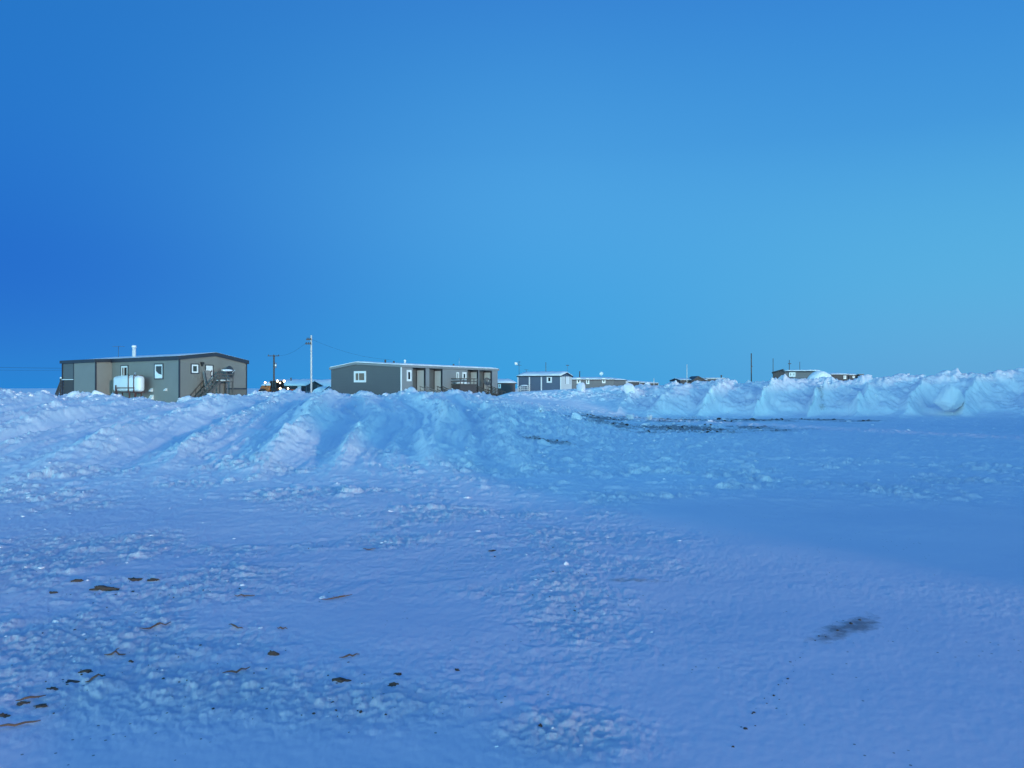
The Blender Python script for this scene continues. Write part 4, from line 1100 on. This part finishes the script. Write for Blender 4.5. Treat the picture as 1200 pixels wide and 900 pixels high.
def wire(a, b, sag, label, r=.008):
    a, b = Vector(a), Vector(b)
    P = []
    for i in range(25):
        q = i / 24; p = a.lerp(b, q); p.z -= sag * 4 * q * (1 - q); P.append(p)
    o = MB().tube(P, r, 5).build("power_line", BLACK)
    tag(o, label, "power line")
e = RH.w(3.0, 4.0)
wire(pA + Vector((.05, -.26, -.45)), (e[0], e[1], RHG + RHZ + 1.1), .5, "black service wire sagging from the pale pole to the row house roof")
wire(pA + Vector((-.5, -.26, -.85)), pB + Vector((.4, -.2, -.1)), .5, "faint overhead wire between the pale pole and the dark tee topped pole", .010)
q0 = pt(-60, 429, 95); q1 = pt(82, 431.5, 95)
wire(q0, q1, .05, "upper thin wire reaching the taupe house from the left edge", .013)
q0 = pt(-60, 432.5, 95); q1 = pt(82, 433.8, 95)
wire(q0, q1, .08, "lower thin wire reaching the taupe house from the left edge", .009)
x, y, z = pt(-64, 425, 95)
pole(-62, 424, 95, .16, DARKPOLE, "dark utility pole off the left edge carrying two wires", ((.4, -.6, .6, 1),))

# ------------------------------------------------------------------ wheel loader with its lamps lit
def loader():
    d = 120.0
    x, y, z = pt(324, 462, d)
    t = thing("wheel_loader", "orange yellow wheel loader with lit work lamps behind the snow ramp", "loader", (x, y, .15), R(-38))
    top = CAMZ + (HOR - 444.8) / FPX * d - .15             # cab roof height
    k = top / 3.3
    # local +x is the front
    e = MB(); e.box(-3.0, -.55, -.95, .95, 1.0, 1.75, .12); e.box(-2.9, -.5, -.8, .8, 1.75, 1.98, .08)
    e.build("engine_hood", ORANGE, t)
    MB().box(-3.25, -3.0, -1.05, 1.05, .75, 1.35, .06).build("counterweight", ORANGE, t)
    MB().box(-.5, 2.0, -.55, .55, .8, 1.35, .08).build("front_frame", ORANGE, t)
    c = MB().box(-.5, .95, -.75, .75, 1.3, 1.6)
    for (xx, yy) in ((-.45, -.7), (-.45, .7), (.9, -.7), (.9, .7), (.2, -.7), (.2, .7)):
        c.bar((xx, yy, 1.6), (xx * .92, yy * .95, 2.95 * k), .11)
    cb = c.build("cab", BLACK, t)
    MB().box(-.38, .80, -.63, .63, 1.6, 2.93 * k).build("cab_glass", GLASS, cb)
    MB().box(-.6, 1.05, -.82, .82, 2.95 * k, 3.10 * k, .05).build("cab_roof", BLACK, cb)
    for (xx, zz) in ((-1.9, .75), (1.35, .75)):
        for yy in (-1.15, 1.15):
            wh = MB().lathe([(.35, -.28), (.68, -.28), (.75, -.2), (.75, .2), (.68, .28), (.35, .28)], (xx, yy, zz), (0, 1, 0), 24).build("wheel", BLACK, t)
            MB().lathe([(.1, -.30), (.34, -.29), (.34, .29), (.1, .30)], (xx, yy, zz), (0, 1, 0), 16).build("rim", ORANGE, wh)
    for yy in (-.5, .5):
        MB().bar((.8, yy, 1.45), (2.9, yy, .75), .14, .28).build("lift_arm", ORANGE, t)
    MB().prism([(2.8, .15), (3.9, .10), (3.9, .18), (3.1, .3), (2.95, .9), (3.3, 1.3), (3.2, 1.38), (2.75, .95)], 'y', -1.35, 1.35).build("bucket", ORANGE, t)
    MB().tube([(-1.4, .5, 1.95), (-1.4, .5, 2.55), (-1.5, .5, 2.65)], .06, 8).build("exhaust", BLACK, t)
    def lamp(xx, yy, zz, dx, s):
        h = MB().lathe([(s * .5, -.12), (s, -.06), (s, .0)], (xx, yy, zz), (dx, 0, 0), 14).build("headlight" if zz < 2 else "work_lamp", BLACK, t)
        MB().lathe([(s * .9, .001), (s * .8, .05), (s * .3, .09)], (xx, yy, zz), (dx, 0, 0), 14).build("lens", LAMP, h)
    lamp(1.1, -.6, 3.02 * k, 1, .20); lamp(1.1, .6, 3.02 * k, 1, .20)
    lamp(1.12, -.15, 3.02 * k - .28, 1, .13)
    lamp(1.95, -.72, 1.52, 1, .19); lamp(1.95, .72, 1.52, 1, .15)
    for yy in (-.72, .72): MB().bar((1.85, yy, 1.0), (1.85, yy, 1.5), .08).build("lamp_bracket", ORANGE, t)
    lamp(-.62, -.72, 3.02 * k - .2, -1, .12)
    # rear work lamp swung to the side, facing the yard
    h = MB().lathe([(.08, -.12), (.17, -.06), (.17, 0)], (-1.55, -.97, 2.45), (.45, -1, 0), 14).build("work_lamp", BLACK, t)
    MB().lathe([(.15, .001), (.13, .05), (.04, .08)], (-1.55, -.97, 2.45), (.45, -1, 0), 14).build("lens", LAMP, h)
    MB().bar((-1.5, -.9, 1.7), (-1.5, -.9, 2.45), .06).build("lamp_bracket", BLACK, t)
loader()
